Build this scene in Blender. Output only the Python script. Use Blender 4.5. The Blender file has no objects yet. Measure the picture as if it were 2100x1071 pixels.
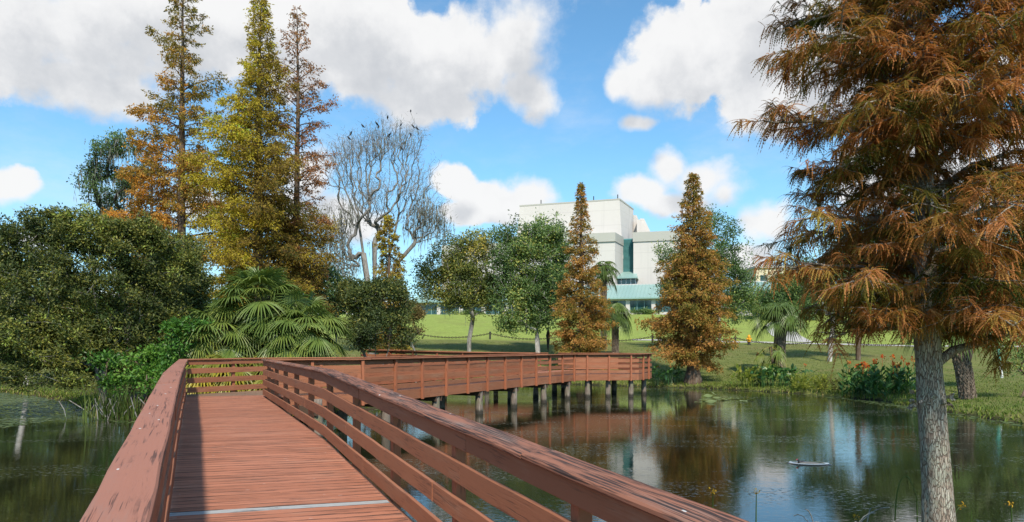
import bpy, math, random
import numpy as np
from math import radians, sin, cos, pi

# ------------------------------------------------------------------ camera, world, sun
scene = bpy.context.scene
COL = scene.collection
EYE = 2.71
FPX = 1400.0          # focal length in photograph pixels (2100 wide)
HOR = 712.0           # horizon row in the photograph

cam_d = bpy.data.cameras.new('camera')
cam = bpy.data.objects.new('camera', cam_d)
COL.objects.link(cam)
cam.location = (0, 0, EYE)
cam.rotation_euler = (radians(90), 0, 0)
cam_d.sensor_width = 36.0
cam_d.lens = 24.0
cam_d.shift_y = (HOR - 535.5) / 2100.0
cam_d.clip_start = 0.05
cam_d.clip_end = 9000
scene.camera = cam

SUN_EL = radians(46)
SUN_AZ = radians(171)           # compass style: x = sin, y = cos
sun_d = bpy.data.lights.new('sun', 'SUN')
sun_d.energy = 3.7
sun_d.angle = radians(3.0)
sun_d.color = (1.0, 0.9, 0.76)
sun = bpy.data.objects.new('sun', sun_d)
COL.objects.link(sun)
_sd = np.array([sin(SUN_AZ) * cos(SUN_EL), cos(SUN_AZ) * cos(SUN_EL), sin(SUN_EL)])
from mathutils import Vector
sun.rotation_euler = Vector(-_sd).to_track_quat('-Z', 'Y').to_euler()
sun.location = tuple(_sd * 50)

scene.view_settings.view_transform = 'Standard'
scene.view_settings.look = 'None'
scene.view_settings.exposure = 0.5
scene.view_settings.gamma = 1
scene.render.engine = 'CYCLES'
scene.cycles.max_bounces = 6
scene.cycles.diffuse_bounces = 3
scene.cycles.glossy_bounces = 3
scene.cycles.transmission_bounces = 4
scene.cycles.transparent_max_bounces = 6
scene.cycles.caustics_reflective = False
scene.cycles.caustics_refractive = False
try:
    scene.cycles.use_denoising = True
except Exception:
    pass


class NT:
    """small helper round a node tree"""
    def __init__(s, tree):
        s.t = tree
        s.n = tree.nodes
        s.l = tree.links

    def node(s, kind, **kw):
        nd = s.n.new(kind)
        for k, v in kw.items():
            setattr(nd, k, v)
        return nd

    def put(s, sock, v):
        if isinstance(v, bpy.types.NodeSocket):
            s.l.new(v, sock)
        else:
            sock.default_value = v

    def math(s, op, a, b=None, c=None, clamp=False):
        nd = s.node('ShaderNodeMath', operation=op)
        nd.use_clamp = clamp
        s.put(nd.inputs[0], a)
        if b is not None:
            s.put(nd.inputs[1], b)
        if c is not None:
            s.put(nd.inputs[2], c)
        return nd.outputs[0]

    def vmath(s, op, a, b=None):
        nd = s.node('ShaderNodeVectorMath', operation=op)
        s.put(nd.inputs[0], a)
        if b is not None:
            s.put(nd.inputs[1], b)
        return nd.outputs['Value'] if op in ('LENGTH', 'DOT_PRODUCT', 'DISTANCE') else nd.outputs[0]

    def comb(s, x, y, z=0.0):
        nd = s.node('ShaderNodeCombineXYZ')
        s.put(nd.inputs[0], x); s.put(nd.inputs[1], y); s.put(nd.inputs[2], z)
        return nd.outputs[0]

    def sep(s, v):
        nd = s.node('ShaderNodeSeparateXYZ')
        s.put(nd.inputs[0], v)
        return nd.outputs

    def noise(s, vec, scale=5.0, detail=4.0, rough=0.55, dist=0.0, out=0):
        nd = s.node('ShaderNodeTexNoise')
        s.put(nd.inputs['Vector'], vec)
        nd.inputs['Scale'].default_value = scale
        nd.inputs['Detail'].default_value = detail
        nd.inputs['Roughness'].default_value = rough
        nd.inputs['Distortion'].default_value = dist
        return nd.outputs[out]

    def ramp(s, fac, stops, interp='LINEAR'):
        nd = s.node('ShaderNodeValToRGB')
        cr = nd.color_ramp
        cr.interpolation = interp
        while len(cr.elements) < len(stops):
            cr.elements.new(0.5)
        for e, (p, c) in zip(cr.elements, stops):
            e.position = p
            e.color = (c[0], c[1], c[2], 1) if len(c) == 3 else c
        s.put(nd.inputs[0], fac)
        return nd.outputs[0]

    def sstep(s, v, a, b):
        nd = s.node('ShaderNodeMapRange', interpolation_type='SMOOTHSTEP')
        s.put(nd.inputs[0], v)
        nd.inputs[1].default_value = a
        nd.inputs[2].default_value = b
        nd.inputs[3].default_value = 0.0
        nd.inputs[4].default_value = 1.0
        return nd.outputs[0]

    def mix(s, fac, a, b, kind='MIX'):
        nd = s.node('ShaderNodeMix', data_type='RGBA', blend_type=kind)
        s.put(nd.inputs[0], fac)
        for sock, v in ((nd.inputs[6], a), (nd.inputs[7], b)):
            if isinstance(v, (tuple, list)) and len(v) == 3:
                v = (v[0], v[1], v[2], 1)
            s.put(sock, v)
        return nd.outputs[2]

    def bump(s, h, strength=0.3, dist=0.02):
        nd = s.node('ShaderNodeBump')
        nd.inputs['Strength'].default_value = strength
        nd.inputs['Distance'].default_value = dist
        s.put(nd.inputs['Height'], h)
        return nd.outputs[0]


# ------------------------------------------------------------------ sky: Nishita plus cumulus
def px_dir(x, y):
    az = math.atan((x - 1050) / FPX)
    el = math.atan((HOR - y) / FPX * cos(az))
    return az, el

CLOUDS = [  # x, y, half width, half height in photograph pixels
    (90, 55, 330, 165), (330, 30, 300, 120), (150, 165, 190, 85), (-150, 60, 260, 170), (255, 195, 90, 55),
    (520, 20, 200, 60), (610, 85, 130, 110), (760, 100, 180, 125), (920, 130, 190, 120), (1060, 80, 115, 130),
    (880, 200, 150, 60), (1085, 185, 80, 62), (700, 30, 200, 110),
    (1420, 115, 150, 110), (1530, 50, 130, 130), (1345, 150, 95, 60), (1560, 205, 110, 85), (1275, 165, 42, 34),
    (1700, 120, 160, 180), (1312, 244, 46, 19),
    (930, 372, 58, 42), (1010, 412, 105, 60), (1090, 402, 72, 50), (960, 440, 75, 36),
    (1375, 338, 62, 50), (1450, 365, 100, 66), (1310, 392, 85, 40), (1500, 398, 60, 42), (1400, 415, 140, 34),
    (15, 388, 58, 48), (-70, 400, 90, 60),
    (640, 365, 60, 80), (600, 440, 80, 60), (690, 440, 60, 50), (740, 470, 60, 40),
    (1560, 460, 70, 50), (1520, 530, 90, 40), (2060, 110, 100, 60), (1900, 330, 220, 130),
    (420, 420, 100, 70), (60, 490, 130, 30),
    (250, -260, 300, 130), (1250, -330, 330, 150), (900, -620, 500, 160), (1900, -200, 300, 120), (-500, 150, 250, 170),
    (2600, 200, 350, 180), (1000, 640, 1600, 30),
]

def build_world():
    w = bpy.data.worlds.new('World')
    scene.world = w
    w.use_nodes = True
    g = bpy.data.node_groups.new('cloud_field', 'ShaderNodeTree')
    g.interface.new_socket('Vector', in_out='INPUT', socket_type='NodeSocketVector')
    g.interface.new_socket('Density', in_out='OUTPUT', socket_type='NodeSocketFloat')
    k = NT(g)
    gi = k.node('NodeGroupInput'); go = k.node('NodeGroupOutput')
    p = gi.outputs[0]
    warp = k.noise(p, 7.0, 3.0, 0.5, 0.0, 1)
    warp = k.vmath('SUBTRACT', warp, (0.5, 0.5, 0.5))
    warp = k.vmath('MULTIPLY', warp, (0.07, 0.055, 0.0))
    q = k.vmath('ADD', p, warp)
    acc = None
    for (x, y, rx, ry) in CLOUDS:
        az, el = px_dir(x, y)
        ca = cos(az)
        d = k.vmath('SUBTRACT', q, (az, el, 0))
        d = k.vmath('MULTIPLY', d, (FPX / rx / ca ** 2, FPX / ry / ca, 0))
        ln = k.vmath('LENGTH', d)
        acc = ln if acc is None else k.node_smin(acc, ln)
    blob = k.math('SUBTRACT', 1.0, acc)
    f1 = k.noise(p, 9.0, 9.0, 0.58)
    f2 = k.noise(p, 26.0, 7.0, 0.62)
    f = k.math('ADD', k.math('MULTIPLY', k.math('SUBTRACT', f1, 0.5), 1.5), k.math('MULTIPLY', k.math('SUBTRACT', f2, 0.5), 0.6))
    k.l.new(k.math('ADD', k.math('MAXIMUM', blob, -1.2), f), go.inputs[0])

    t = NT(w.node_tree)
    t.n.clear()
    out = t.node('ShaderNodeOutputWorld')
    bg = t.node('ShaderNodeBackground')
    bg.inputs[1].default_value = 0.15
    sky = t.node('ShaderNodeTexSky', sky_type='NISHITA')
    sky.sun_disc = False
    sky.sun_elevation = SUN_EL
    sky.sun_rotation = SUN_AZ
    sky.altitude = 0
    sky.air_density = 1.0
    sky.dust_density = 0.6
    sky.ozone_density = 2.0
    tc = t.node('ShaderNodeTexCoord')
    s = t.sep(tc.outputs['Generated'])
    az = t.math('ARCTAN2', s[0], s[1])
    el = t.math('ARCSINE', t.math('MINIMUM', t.math('MAXIMUM', s[2], -1.0), 1.0))
    pv = t.comb(az, el, 0.0)

    def field(v):
        gn = t.node('ShaderNodeGroup')
        gn.node_tree = g
        t.put(gn.inputs[0], v)
        return gn.outputs[0]
    d0 = field(pv)
    d1 = field(t.vmath('ADD', pv, (-0.012, 0.045, 0.0)))
    sof = t.noise(pv, 3.5, 3.0, 0.5)
    sof = t.math('ADD', 0.14, t.math('MULTIPLY', t.sstep(sof, 0.36, 0.62), 0.65))
    al = t.math('DIVIDE', t.math('ADD', d0, 0.02), sof, clamp=True)
    alpha = t.math('MULTIPLY', t.math('MULTIPLY', al, al), t.math('SUBTRACT', 3.0, t.math('MULTIPLY', al, 2.0)))
    thick = t.sstep(d1, 0.0, 0.85)
    detail = t.noise(pv, 22.0, 7.0, 0.6)
    shade = t.math('ADD', t.math('MULTIPLY', thick, 0.85), t.math('MULTIPLY', t.math('SUBTRACT', detail, 0.5), 0.8), clamp=True)
    ccol = t.ramp(shade, [(0.0, (4.5, 4.48, 4.45)), (0.38, (4.1, 4.1, 4.12)), (1.0, (2.95, 3.03, 3.17))])
    wisp = t.math('MULTIPLY', t.sstep(t.noise(t.vmath('MULTIPLY', pv, (1.0, 2.2, 1.0)), 4.0, 7.0, 0.6), 0.45, 0.8), 0.35)
    alpha = t.math('MAXIMUM', alpha, wisp)
    hz = t.math('MULTIPLY', t.sstep(el, 0.3, 0.0), 0.45)          # milky air low down
    skyc = t.mix(1.0, sky.outputs[0], (0.62, 0.92, 0.98), 'MULTIPLY')
    base = t.mix(hz, skyc, (2.3, 3.1, 3.9))
    colr = t.mix(t.math('MULTIPLY', alpha, 0.97), base, ccol)
    t.l.new(colr, bg.inputs[0])
    t.l.new(bg.outputs[0], out.inputs[0])

def _smin(self, a, b):
    nd = self.node('ShaderNodeMath', operation='SMOOTH_MIN')
    self.put(nd.inputs[0], a); self.put(nd.inputs[1], b)
    nd.inputs[2].default_value = 0.25
    return nd.outputs[0]
NT.node_smin = _smin
build_world()

# ------------------------------------------------------------------ helpers
RNG = np.random.default_rng(7)

def unit(v):
    v = np.asarray(v, float)
    n = np.linalg.norm(v, axis=-1, keepdims=True)
    return v / np.maximum(n, 1e-9)

def px_at(x, y, Y):
    """world point seen at photograph pixel (x, y) at depth Y"""
    return np.array([(x - 1050) / FPX * Y, Y, EYE + (HOR - y) / FPX * Y])

class MB:
    """collects geometry for ONE mesh object"""
    def __init__(s):
        s.V = []; s.F = []; s.T = []; s.U = []; s.M = []; s.n = 0

    def add(s, V, F, tint=0.5, uv=None, mi=0):
        V = np.asarray(V, float).reshape(-1, 3)
        F = np.asarray(F, int)
        s.V.append(V)
        s.F.append(F + s.n)
        s.T.append(np.full(len(V), tint, float) if np.isscalar(tint) else np.asarray(tint, float))
        s.U.append(np.zeros((len(V), 2)) if uv is None else np.asarray(uv, float))
        s.M.append(np.full(len(F), mi, int))
        s.n += len(V)

    def box(s, c, size, rz=0.0, tint=0.5, mi=0):
        hx, hy, hz = [v / 2 for v in size]
        P = np.array([[-hx, -hy, -hz], [hx, -hy, -hz], [hx, hy, -hz], [-hx, hy, -hz],
                      [-hx, -hy, hz], [hx, -hy, hz], [hx, hy, hz], [-hx, hy, hz]])
        R = np.array([[cos(rz), -sin(rz), 0], [sin(rz), cos(rz), 0], [0, 0, 1]])
        uv = P[:, [2, 0]] + P[:, [1, 1]] * 0.5
        s.add(P @ R.T + np.asarray(c), [[0, 3, 2, 1], [4, 5, 6, 7], [0, 1, 5, 4], [1, 2, 6, 5], [2, 3, 7, 6], [3, 0, 4, 7]], tint, uv, mi)

    def hexa(s, P, tint=0.5, mi=0, uv=None):
        """8 corners: bottom ring 0-3, top ring 4-7, counter-clockwise from above"""
        s.add(P, [[0, 3, 2, 1], [4, 5, 6, 7], [0, 1, 5, 4], [1, 2, 6, 5], [2, 3, 7, 6], [3, 0, 4, 7]], tint, uv, mi)

    def tube(s, pts, rad, sides=6, tint=0.5, cap=True, mi=0):
        pts = np.asarray(pts, float)
        n = len(pts)
        rad = np.full(n, rad, float) if np.isscalar(rad) else np.asarray(rad, float)
        tan = np.gradient(pts, axis=0)
        tan = unit(tan)
        ref = np.array([0.0, 0, 1]) if abs(tan[:, 2]).mean() < 0.8 else np.array([1.0, 0, 0])
        a = unit(np.cross(tan, ref)); b = np.cross(tan, a)
        ang = np.arange(sides) * 2 * pi / sides
        V = pts[:, None, :] + rad[:, None, None] * (a[:, None, :] * np.cos(ang)[None, :, None] + b[:, None, :] * np.sin(ang)[None, :, None])
        i = np.arange(n - 1)[:, None] * sides
        j = np.arange(sides)[None, :]
        j2 = (j + 1) % sides
        F = np.stack([i + j, i + j2, i + sides + j2, i + sides + j], -1).reshape(-1, 4)
        ln = np.concatenate([[0], np.cumsum(np.linalg.norm(np.diff(pts, axis=0), axis=1))])
        uv = np.stack([np.repeat(ln, sides), np.tile(ang, n) * 0.1], -1)
        base = s.n
        s.add(V.reshape(-1, 3), F, tint, uv, mi)
        if cap:
            s.F.append(np.array([[base + (n - 1) * sides, base + (n - 1) * sides + k, base + (n - 1) * sides + k + 1] for k in range(1, sides - 1)]))
            s.M.append(np.full(sides - 2, mi, int))

    def lathe(s, c, prof, sides=12, tint=0.5, mi=0):
        prof = np.asarray(prof, float)
        pts = np.stack([np.zeros(len(prof)), np.zeros(len(prof)), prof[:, 1]], -1)
        ang = np.arange(sides) * 2 * pi / sides
        V = np.stack([prof[:, 0][:, None] * np.cos(ang), prof[:, 0][:, None] * np.sin(ang), np.repeat(prof[:, 1][:, None], sides, 1)], -1)
        n = len(prof)
        i = np.arange(n - 1)[:, None] * sides
        j = np.arange(sides)[None, :]
        j2 = (j + 1) % sides
        F = np.stack([i + j, i + j2, i + sides + j2, i + sides + j], -1).reshape(-1, 4)
        s.add(V.reshape(-1, 3) + np.asarray(c), F, tint, None, mi)

    def leaves(s, P, A, L, W, tint, rng, fold=0.0, flat=None):
        """rhombic leaves: base P, axis A, length L, width W"""
        N = len(P)
        if N == 0:
            return
        A = unit(A)
        R = rng.normal(size=(N, 3)) if flat is None else unit(rng.normal(size=(N, 3)) * (1 - flat) + np.array([0, 0, 1.0]) * flat)
        S = unit(np.cross(A, R))
        Nn = np.cross(S, A)
        L = np.broadcast_to(L, N)[:, None]; W = np.broadcast_to(W, N)[:, None]
        m = P + A * L * 0.45 + Nn * L * fold
        V = np.stack([P, m + S * W * 0.5, P + A * L, m - S * W * 0.5], 1).reshape(-1, 3)
        F = np.arange(4 * N).reshape(N, 4)
        s.add(V, F, np.repeat(np.broadcast_to(tint, N), 4))

    def tris(s, V, tint):
        N = len(V) // 3
        s.add(V, np.arange(3 * N).reshape(N, 3), tint)

    def build(s, name, mats, parent=None, smooth=False, link=True):
        me = bpy.data.meshes.new(name)
        V = np.concatenate(s.V) if s.V else np.zeros((0, 3))
        loops = []; starts = []; tot = []; pos = 0
        mi = []
        for F, M in zip(s.F, s.M):
            if len(F) == 0:
                continue
            kk = F.shape[1]
            loops.append(F.ravel())
            starts.append(pos + np.arange(len(F)) * kk)
            tot.append(np.full(len(F), kk))
            mi.append(M)
            pos += F.size
        L = np.concatenate(loops).astype(np.int32)
        me.vertices.add(len(V))
        me.vertices.foreach_set('co', V.astype(np.float32).ravel())
        me.loops.add(len(L))
        me.loops.foreach_set('vertex_index', L)
        st = np.concatenate(starts).astype(np.int32)
        me.polygons.add(len(st))
        me.polygons.foreach_set('loop_start', st)
        me.polygons.foreach_set('loop_total', np.concatenate(tot).astype(np.int32))
        me.polygons.foreach_set('material_index', np.concatenate(mi).astype(np.int32))
        me.polygons.foreach_set('use_smooth', np.full(len(st), bool(smooth)))
        me.update(calc_edges=True)
        at = me.attributes.new('tint', 'FLOAT', 'POINT')
        at.data.foreach_set('value', np.concatenate(s.T).astype(np.float32))
        uvs = np.concatenate(s.U)
        if np.any(uvs):
            ul = me.uv_layers.new(name='UVMap')
            ul.data.foreach_set('uv', uvs[L].astype(np.float32).ravel())
        for m in (mats if isinstance(mats, (list, tuple)) else [mats]):
            me.materials.append(m)
        o = bpy.data.objects.new(name, me)
        if link:
            COL.objects.link(o)
        if parent is not None:
            o.parent = parent
        return o


def thing(name, label, cat, loc=(0, 0, 0), group=None, rz=0.0):
    o = bpy.data.objects.new(name, None)
    COL.objects.link(o)
    o.empty_display_size = 0.2
    o.location = tuple(float(v) for v in loc)
    o.rotation_euler = (0, 0, rz)
    o['label'] = label
    o['category'] = cat
    if group:
        o['group'] = group
    return o

def tag(o, label=None, cat=None, group=None, kind=None):
    if label: o['label'] = label
    if cat: o['category'] = cat
    if group: o['group'] = group
    if kind: o['kind'] = kind
    return o

# ------------------------------------------------------------------ materials
def mat(name):
    m = bpy.data.materials.new(name)
    m.use_nodes = True
    t = NT(m.node_tree)
    p = t.n['Principled BSDF']
    return m, t, p

def simple(name, col, rough=0.6, var=0.12, scale=3.0, spec=0.3, metal=0.0, bump=0.0):
    m, t, p = mat(name)
    tc = t.node('ShaderNodeTexCoord')
    n = t.noise(tc.outputs['Object'], scale, 6.0, 0.6)
    c = t.mix(n, tuple(v * (1 - var) for v in col), tuple(min(1, v * (1 + var)) for v in col))
    t.l.new(c, p.inputs['Base Color'])
    p.inputs['Roughness'].default_value = rough
    p.inputs['Specular IOR Level'].default_value = spec
    p.inputs['Metallic'].default_value = metal
    if bump:
        t.l.new(t.bump(t.noise(tc.outputs['Object'], scale * 6, 5.0), bump, 0.01), p.inputs['Normal'])
    return m

def foliage(name, stops, transl=0.35, rough=0.55, spec=0.25, nscale=1.2, namt=0.25):
    """leaf colour from the per-leaf 'tint', a little drift over the crown"""
    m, t, p = mat(name)
    at = t.node('ShaderNodeAttribute', attribute_name='tint')
    tc = t.node('ShaderNodeTexCoord')
    n = t.noise(tc.outputs['Object'], nscale, 3.0)
    f = t.math('ADD', at.outputs['Fac'], t.math('MULTIPLY', t.math('SUBTRACT', n, 0.5), namt), clamp=True)
    c = t.ramp(f, stops)
    t.l.new(c, p.inputs['Base Color'])
    p.inputs['Roughness'].default_value = rough
    p.inputs['Specular IOR Level'].default_value = spec
    tr = t.node('ShaderNodeBsdfTranslucent')
    t.l.new(t.mix(1.0, c, (1.15, 1.1, 0.7), 'MULTIPLY'), tr.inputs[0])
    mx = t.node('ShaderNodeMixShader')
    mx.inputs[0].default_value = transl
    t.l.new(p.outputs[0], mx.inputs[1])
    t.l.new(tr.outputs[0], mx.inputs[2])
    t.l.new(mx.outputs[0], t.n['Material Output'].inputs[0])
    return m

def bark(name, c0, c1, lichen=None, lich_amt=0.0, vs=6.0, zs=0.18, bump=0.8, dist=0.02, ls=3.2):
    m, t, p = mat(name)
    tc = t.node('ShaderNodeTexCoord')
    v = t.vmath('MULTIPLY', tc.outputs['Object'], (vs, vs, vs * zs))
    ridge = t.noise(v, 2.2, 6.0, 0.62, 0.6)
    fine = t.noise(v, 9.0, 5.0, 0.6)
    f = t.math('ADD', t.math('MULTIPLY', ridge, 0.7), t.math('MULTIPLY', fine, 0.3))
    c = t.ramp(f, [(0.34, c0), (0.64, c1)])
    if lichen:
        ln = t.noise(t.vmath('MULTIPLY', tc.outputs['Object'], (1, 1, 0.55)), ls, 8.0, 0.7)
        lm = t.math('MULTIPLY', t.sstep(ln, 0.47, 0.6), lich_amt)
        c = t.mix(lm, c, lichen)
    t.l.new(c, p.inputs['Base Color'])
    p.inputs['Roughness'].default_value = 0.9
    p.inputs['Specular IOR Level'].default_value = 0.1
    t.l.new(t.bump(f, bump, dist), p.inputs['Normal'])
    return m

def wood(name, paint0, paint1, bare, wear=0.35, crack=0.5, pink=None, rough=0.7, drops=0.0, cu=4.5, ck0=0.55, pt0=0.42, cv=75.0, edge=0.0):
    """stained timber: grain runs along UV x, each board its own tint"""
    m, t, p = mat(name)
    uv = t.node('ShaderNodeUVMap')
    at = t.node('ShaderNodeAttribute', attribute_name='tint')
    tn = at.outputs['Fac']
    sx = t.sep(uv.outputs[0])
    u, v = sx[0], sx[1]
    wob = t.math('MULTIPLY', t.math('SUBTRACT', t.noise(t.comb(t.math('MULTIPLY', u, 1.3), t.math('MULTIPLY', v, 5.0), tn), 1.0, 2.0), 0.5), 0.05)
    vw = t.math('ADD', v, wob)
    g = t.noise(t.comb(t.math('MULTIPLY', u, 2.0), t.math('MULTIPLY', vw, 90.0), tn), 1.0, 4.0, 0.6)
    big = t.noise(t.comb(t.math('MULTIPLY', u, 0.9), t.math('MULTIPLY', v, 4.0), tn), 1.0, 6.0, 0.65)
    base = t.mix(t.math('ADD', t.math('MULTIPLY', tn, 0.55), t.math('MULTIPLY', g, 0.45), clamp=True), paint0, paint1)
    w = t.math('ADD', t.math('MULTIPLY', big, 0.75), t.math('MULTIPLY', g, 0.25))
    wm = t.math('MULTIPLY', t.sstep(w, 0.5, 0.68), wear)
    c = t.mix(wm, base, bare)
    # dark checks along the grain, in patches
    ck = t.noise(t.comb(t.math('MULTIPLY', u, cu), t.math('MULTIPLY', vw, cv), t.math('ADD', tn, 3.7)), 1.0, 3.0, 0.55)
    patch = t.noise(t.comb(t.math('MULTIPLY', u, 1.6), t.math('MULTIPLY', v, 7.0), t.math('ADD', tn, 8.1)), 1.0, 4.0, 0.6)
    cm = t.math('MULTIPLY', t.sstep(ck, ck0, ck0 + 0.08), t.sstep(patch, pt0, pt0 + 0.16))
    cm = t.math('MULTIPLY', cm, crack)
    c = t.mix(cm, c, (0.022, 0.018, 0.018))
    mold = t.sstep(t.noise(t.comb(t.math('MULTIPLY', u, 2.6), t.math('MULTIPLY', v, 14.0), t.math('ADD', tn, 5.3)), 1.0, 6.0, 0.7), 0.56, 0.74)
    c = t.mix(t.math('MULTIPLY', mold, crack * 0.75), c, (0.05, 0.038, 0.034))
    if edge:
        fv = t.math('FRACT', v)
        en = t.noise(t.comb(t.math('MULTIPLY', u, 2.2), t.math('ADD', tn, 2.2), 0.0), 1.0, 4.0, 0.6)
        wd = t.math('MULTIPLY', t.math('SUBTRACT', en, 0.41), 0.07)
        d_e = t.math('MINIMUM', fv, t.math('SUBTRACT', edge, fv))
        em = t.math('MULTIPLY', t.math('LESS_THAN', d_e, wd), 0.8)
        c = t.mix(em, c, (0.05, 0.035, 0.03))
    if drops:
        vo = t.node('ShaderNodeTexVoronoi')
        t.put(vo.inputs['Vector'], t.comb(t.math('MULTIPLY', u, 3.0), t.math('MULTIPLY', v, 7.0), tn))
        vo.inputs['Scale'].default_value = 1.0
        dn = t.noise(t.comb(t.math('MULTIPLY', u, 40.0), t.math('MULTIPLY', v, 40.0), tn), 1.0, 3.0)
        dm = t.math('LESS_THAN', t.math('ADD', vo.outputs['Distance'], t.math('MULTIPLY', dn, 0.12)), 0.125)
        c = t.mix(t.math('MULTIPLY', dm, drops), c, (0.6, 0.6, 0.58))
    t.l.new(c, p.inputs['Base Color'])
    t.put(p.inputs['Roughness'], t.math('ADD', rough, t.math('MULTIPLY', t.math('SUBTRACT', g, 0.5), 0.3)))
    p.inputs['Specular IOR Level'].default_value = 0.3
    h = t.math('SUBTRACT', t.math('MULTIPLY', g, 0.5), t.math('MULTIPLY', cm, 1.0))
    t.l.new(t.bump(h, 0.55, 0.004), p.inputs['Normal'])
    return m

M = {}
M['rail'] = wood('stained_rail', (0.24, 0.09, 0.045), (0.36, 0.145, 0.075), (0.34, 0.2, 0.13), 0.45, 0.42, cu=3.0, ck0=0.53, pt0=0.43)
M['cap_worn'] = wood('worn_handrail', (0.26, 0.105, 0.062), (0.37, 0.158, 0.098), (0.25, 0.185, 0.155), 0.85, 0.9, drops=0.9, cu=2.2, ck0=0.46, pt0=0.36, cv=85.0)
M['cap_pink'] = wood('handrail_paint', (0.29, 0.122, 0.08), (0.36, 0.155, 0.105), (0.27, 0.17, 0.14), 0.5, 0.7, drops=0.9, cu=1.8, ck0=0.55, pt0=0.44, cv=70.0)
M['deck'] = wood('deck_paint', (0.33, 0.127, 0.072), (0.48, 0.198, 0.12), (0.42, 0.25, 0.18), 0.5, 0.9, drops=0.35, cu=1.3, ck0=0.54, pt0=0.40, cv=60.0, edge=0.14)
M['deck_old'] = wood('deck_bare', (0.20, 0.125, 0.08), (0.28, 0.175, 0.11), (0.26, 0.21, 0.18), 0.6, 0.9, edge=0.14)
M['grey_board'] = wood('grey_board', (0.30, 0.31, 0.31), (0.40, 0.41, 0.41), (0.22, 0.22, 0.22), 0.5, 0.9)
M['post'] = wood('stained_post', (0.29, 0.098, 0.047), (0.39, 0.14, 0.07), (0.34, 0.19, 0.12), 0.3, 0.5)

def m_piling():
    m, t, p = mat('piling_wood')
    tc = t.node('ShaderNodeTexCoord')
    ge = t.node('ShaderNodeNewGeometry')
    z = t.sep(ge.outputs['Position'])[2]
    v = t.vmath('MULTIPLY', ge.outputs['Position'], (9, 9, 1.2))
    n = t.noise(v, 2.0, 6.0, 0.65)
    c = t.ramp(n, [(0.3, (0.09, 0.07, 0.055)), (0.55, (0.22, 0.175, 0.14)), (0.75, (0.34, 0.3, 0.26))])
    al = t.math('MULTIPLY', t.sstep(t.noise(ge.outputs['Position'], 3.0, 4.0), 0.5, 0.65), 0.5)
    c = t.mix(al, c, (0.16, 0.19, 0.09))
    wet = t.sstep(t.math('ADD', z, t.math('MULTIPLY', n, 0.2)), 0.36, 0.2)
    c = t.mix(wet, c, (0.035, 0.03, 0.022))
    t.l.new(c, p.inputs['Base Color'])
    p.inputs['Roughness'].default_value = 0.85
    t.l.new(t.bump(n, 0.6, 0.02), p.inputs['Normal'])
    return m
M['piling'] = m_piling()
M['beam'] = simple('beam_wood', (0.09, 0.06, 0.042), 0.85, 0.3)

# ------------------------------------------------------------------ terrain
POND = np.array([(-16, 9.5), (-4, 9.7), (2, 9.7), (3.6, 9.4), (5.0, 9.5), (7, 9.4), (12, 9.6), (18.5, 12), (18.6, 20), (17.9, 23.6),
                 (18.0, 28), (18.4, 33.9), (17.8, 36.7), (16.3, 40.1), (13.3, 44), (9.6, 46.6), (4, 49.5), (-1, 48.5),
                 (-5, 44.5), (-6.2, 39), (-5.0, 34), (-5.6, 30), (-7.4, 26.6), (-9.5, 25.0), (-12, 24.4), (-14.6, 25.2), (-16.6, 26.6),
                 (-18.5, 29.5), (-22, 34), (-30, 40.5), (-45, 43), (-70, 38), (-70, 10), (-30, 9)], float)

def pond_sd(P):
    """signed distance to the pond outline, positive on land"""
    P = np.asarray(P, float)
    a = POND; b = np.roll(POND, -1, axis=0)
    best = np.full(len(P), 1e9)
    inside = np.zeros(len(P), bool)
    for (x0, y0), (x1, y1) in zip(a, b):
        ex, ey = x1 - x0, y1 - y0
        t = np.clip(((P[:, 0] - x0) * ex + (P[:, 1] - y0) * ey) / (ex * ex + ey * ey), 0, 1)
        d = np.hypot(P[:, 0] - x0 - t * ex, P[:, 1] - y0 - t * ey)
        best = np.minimum(best, d)
        c = ((y0 > P[:, 1]) != (y1 > P[:, 1]))
        with np.errstate(divide='ignore', invalid='ignore'):
            xi = x0 + (P[:, 1] - y0) / (ey if ey != 0 else 1e-9) * ex
        inside ^= c & (P[:, 0] < xi)
    return np.where(inside, -best, best)

def wob(x, y):
    return (np.sin(x * 0.9 + 1.3 * np.sin(y * 0.37)) * np.cos(y * 0.8 + 0.7 * np.sin(x * 0.5))) * 0.5 + 0.25 * np.sin(x * 2.3 + y * 1.9) + 0.25 * np.cos(y * 2.9 - x * 1.7)

def ground_z(x, y):
    x = np.atleast_1d(np.asarray(x, float)); y = np.atleast_1d(np.asarray(y, float))
    P = np.stack([x, y], -1)
    d = pond_sd(P) + 0.35 * wob(x, y)
    hy = np.interp(y, [40, 50, 60, 76, 80, 112, 135, 170, 400], [0, 0.05, 0.95, 2.35, 2.75, 7.0, 7.6, 8.0, 8.0])
    tilt = -0.013 * np.clip(x, -30, 45) * np.clip((y - 55) / 20, 0, 1) * np.clip((110 - y) / 25, 0, 1)
    dd = np.maximum(d, 0)
    s = np.clip(dd / 0.6, 0, 1)
    land = 0.16 * s * s * (3 - 2 * s) + np.minimum(dd, 12) * 0.075 + hy + tilt + 0.05 * wob(x * 0.6, y * 0.6) * np.clip(dd / 2, 0, 1)
    water = np.maximum(d * 0.45, -1.1) - 0.03
    return np.where(d > 0, land, water)

def gz(x, y):
    return float(ground_z(x, y)[0])

def axis_steps(lo, hi, step, far, n):
    core = np.arange(lo, hi + step, step)
    g = np.geomspace(1, far, n)
    return np.concatenate([(lo - g)[::-1], core, hi + g])

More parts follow.
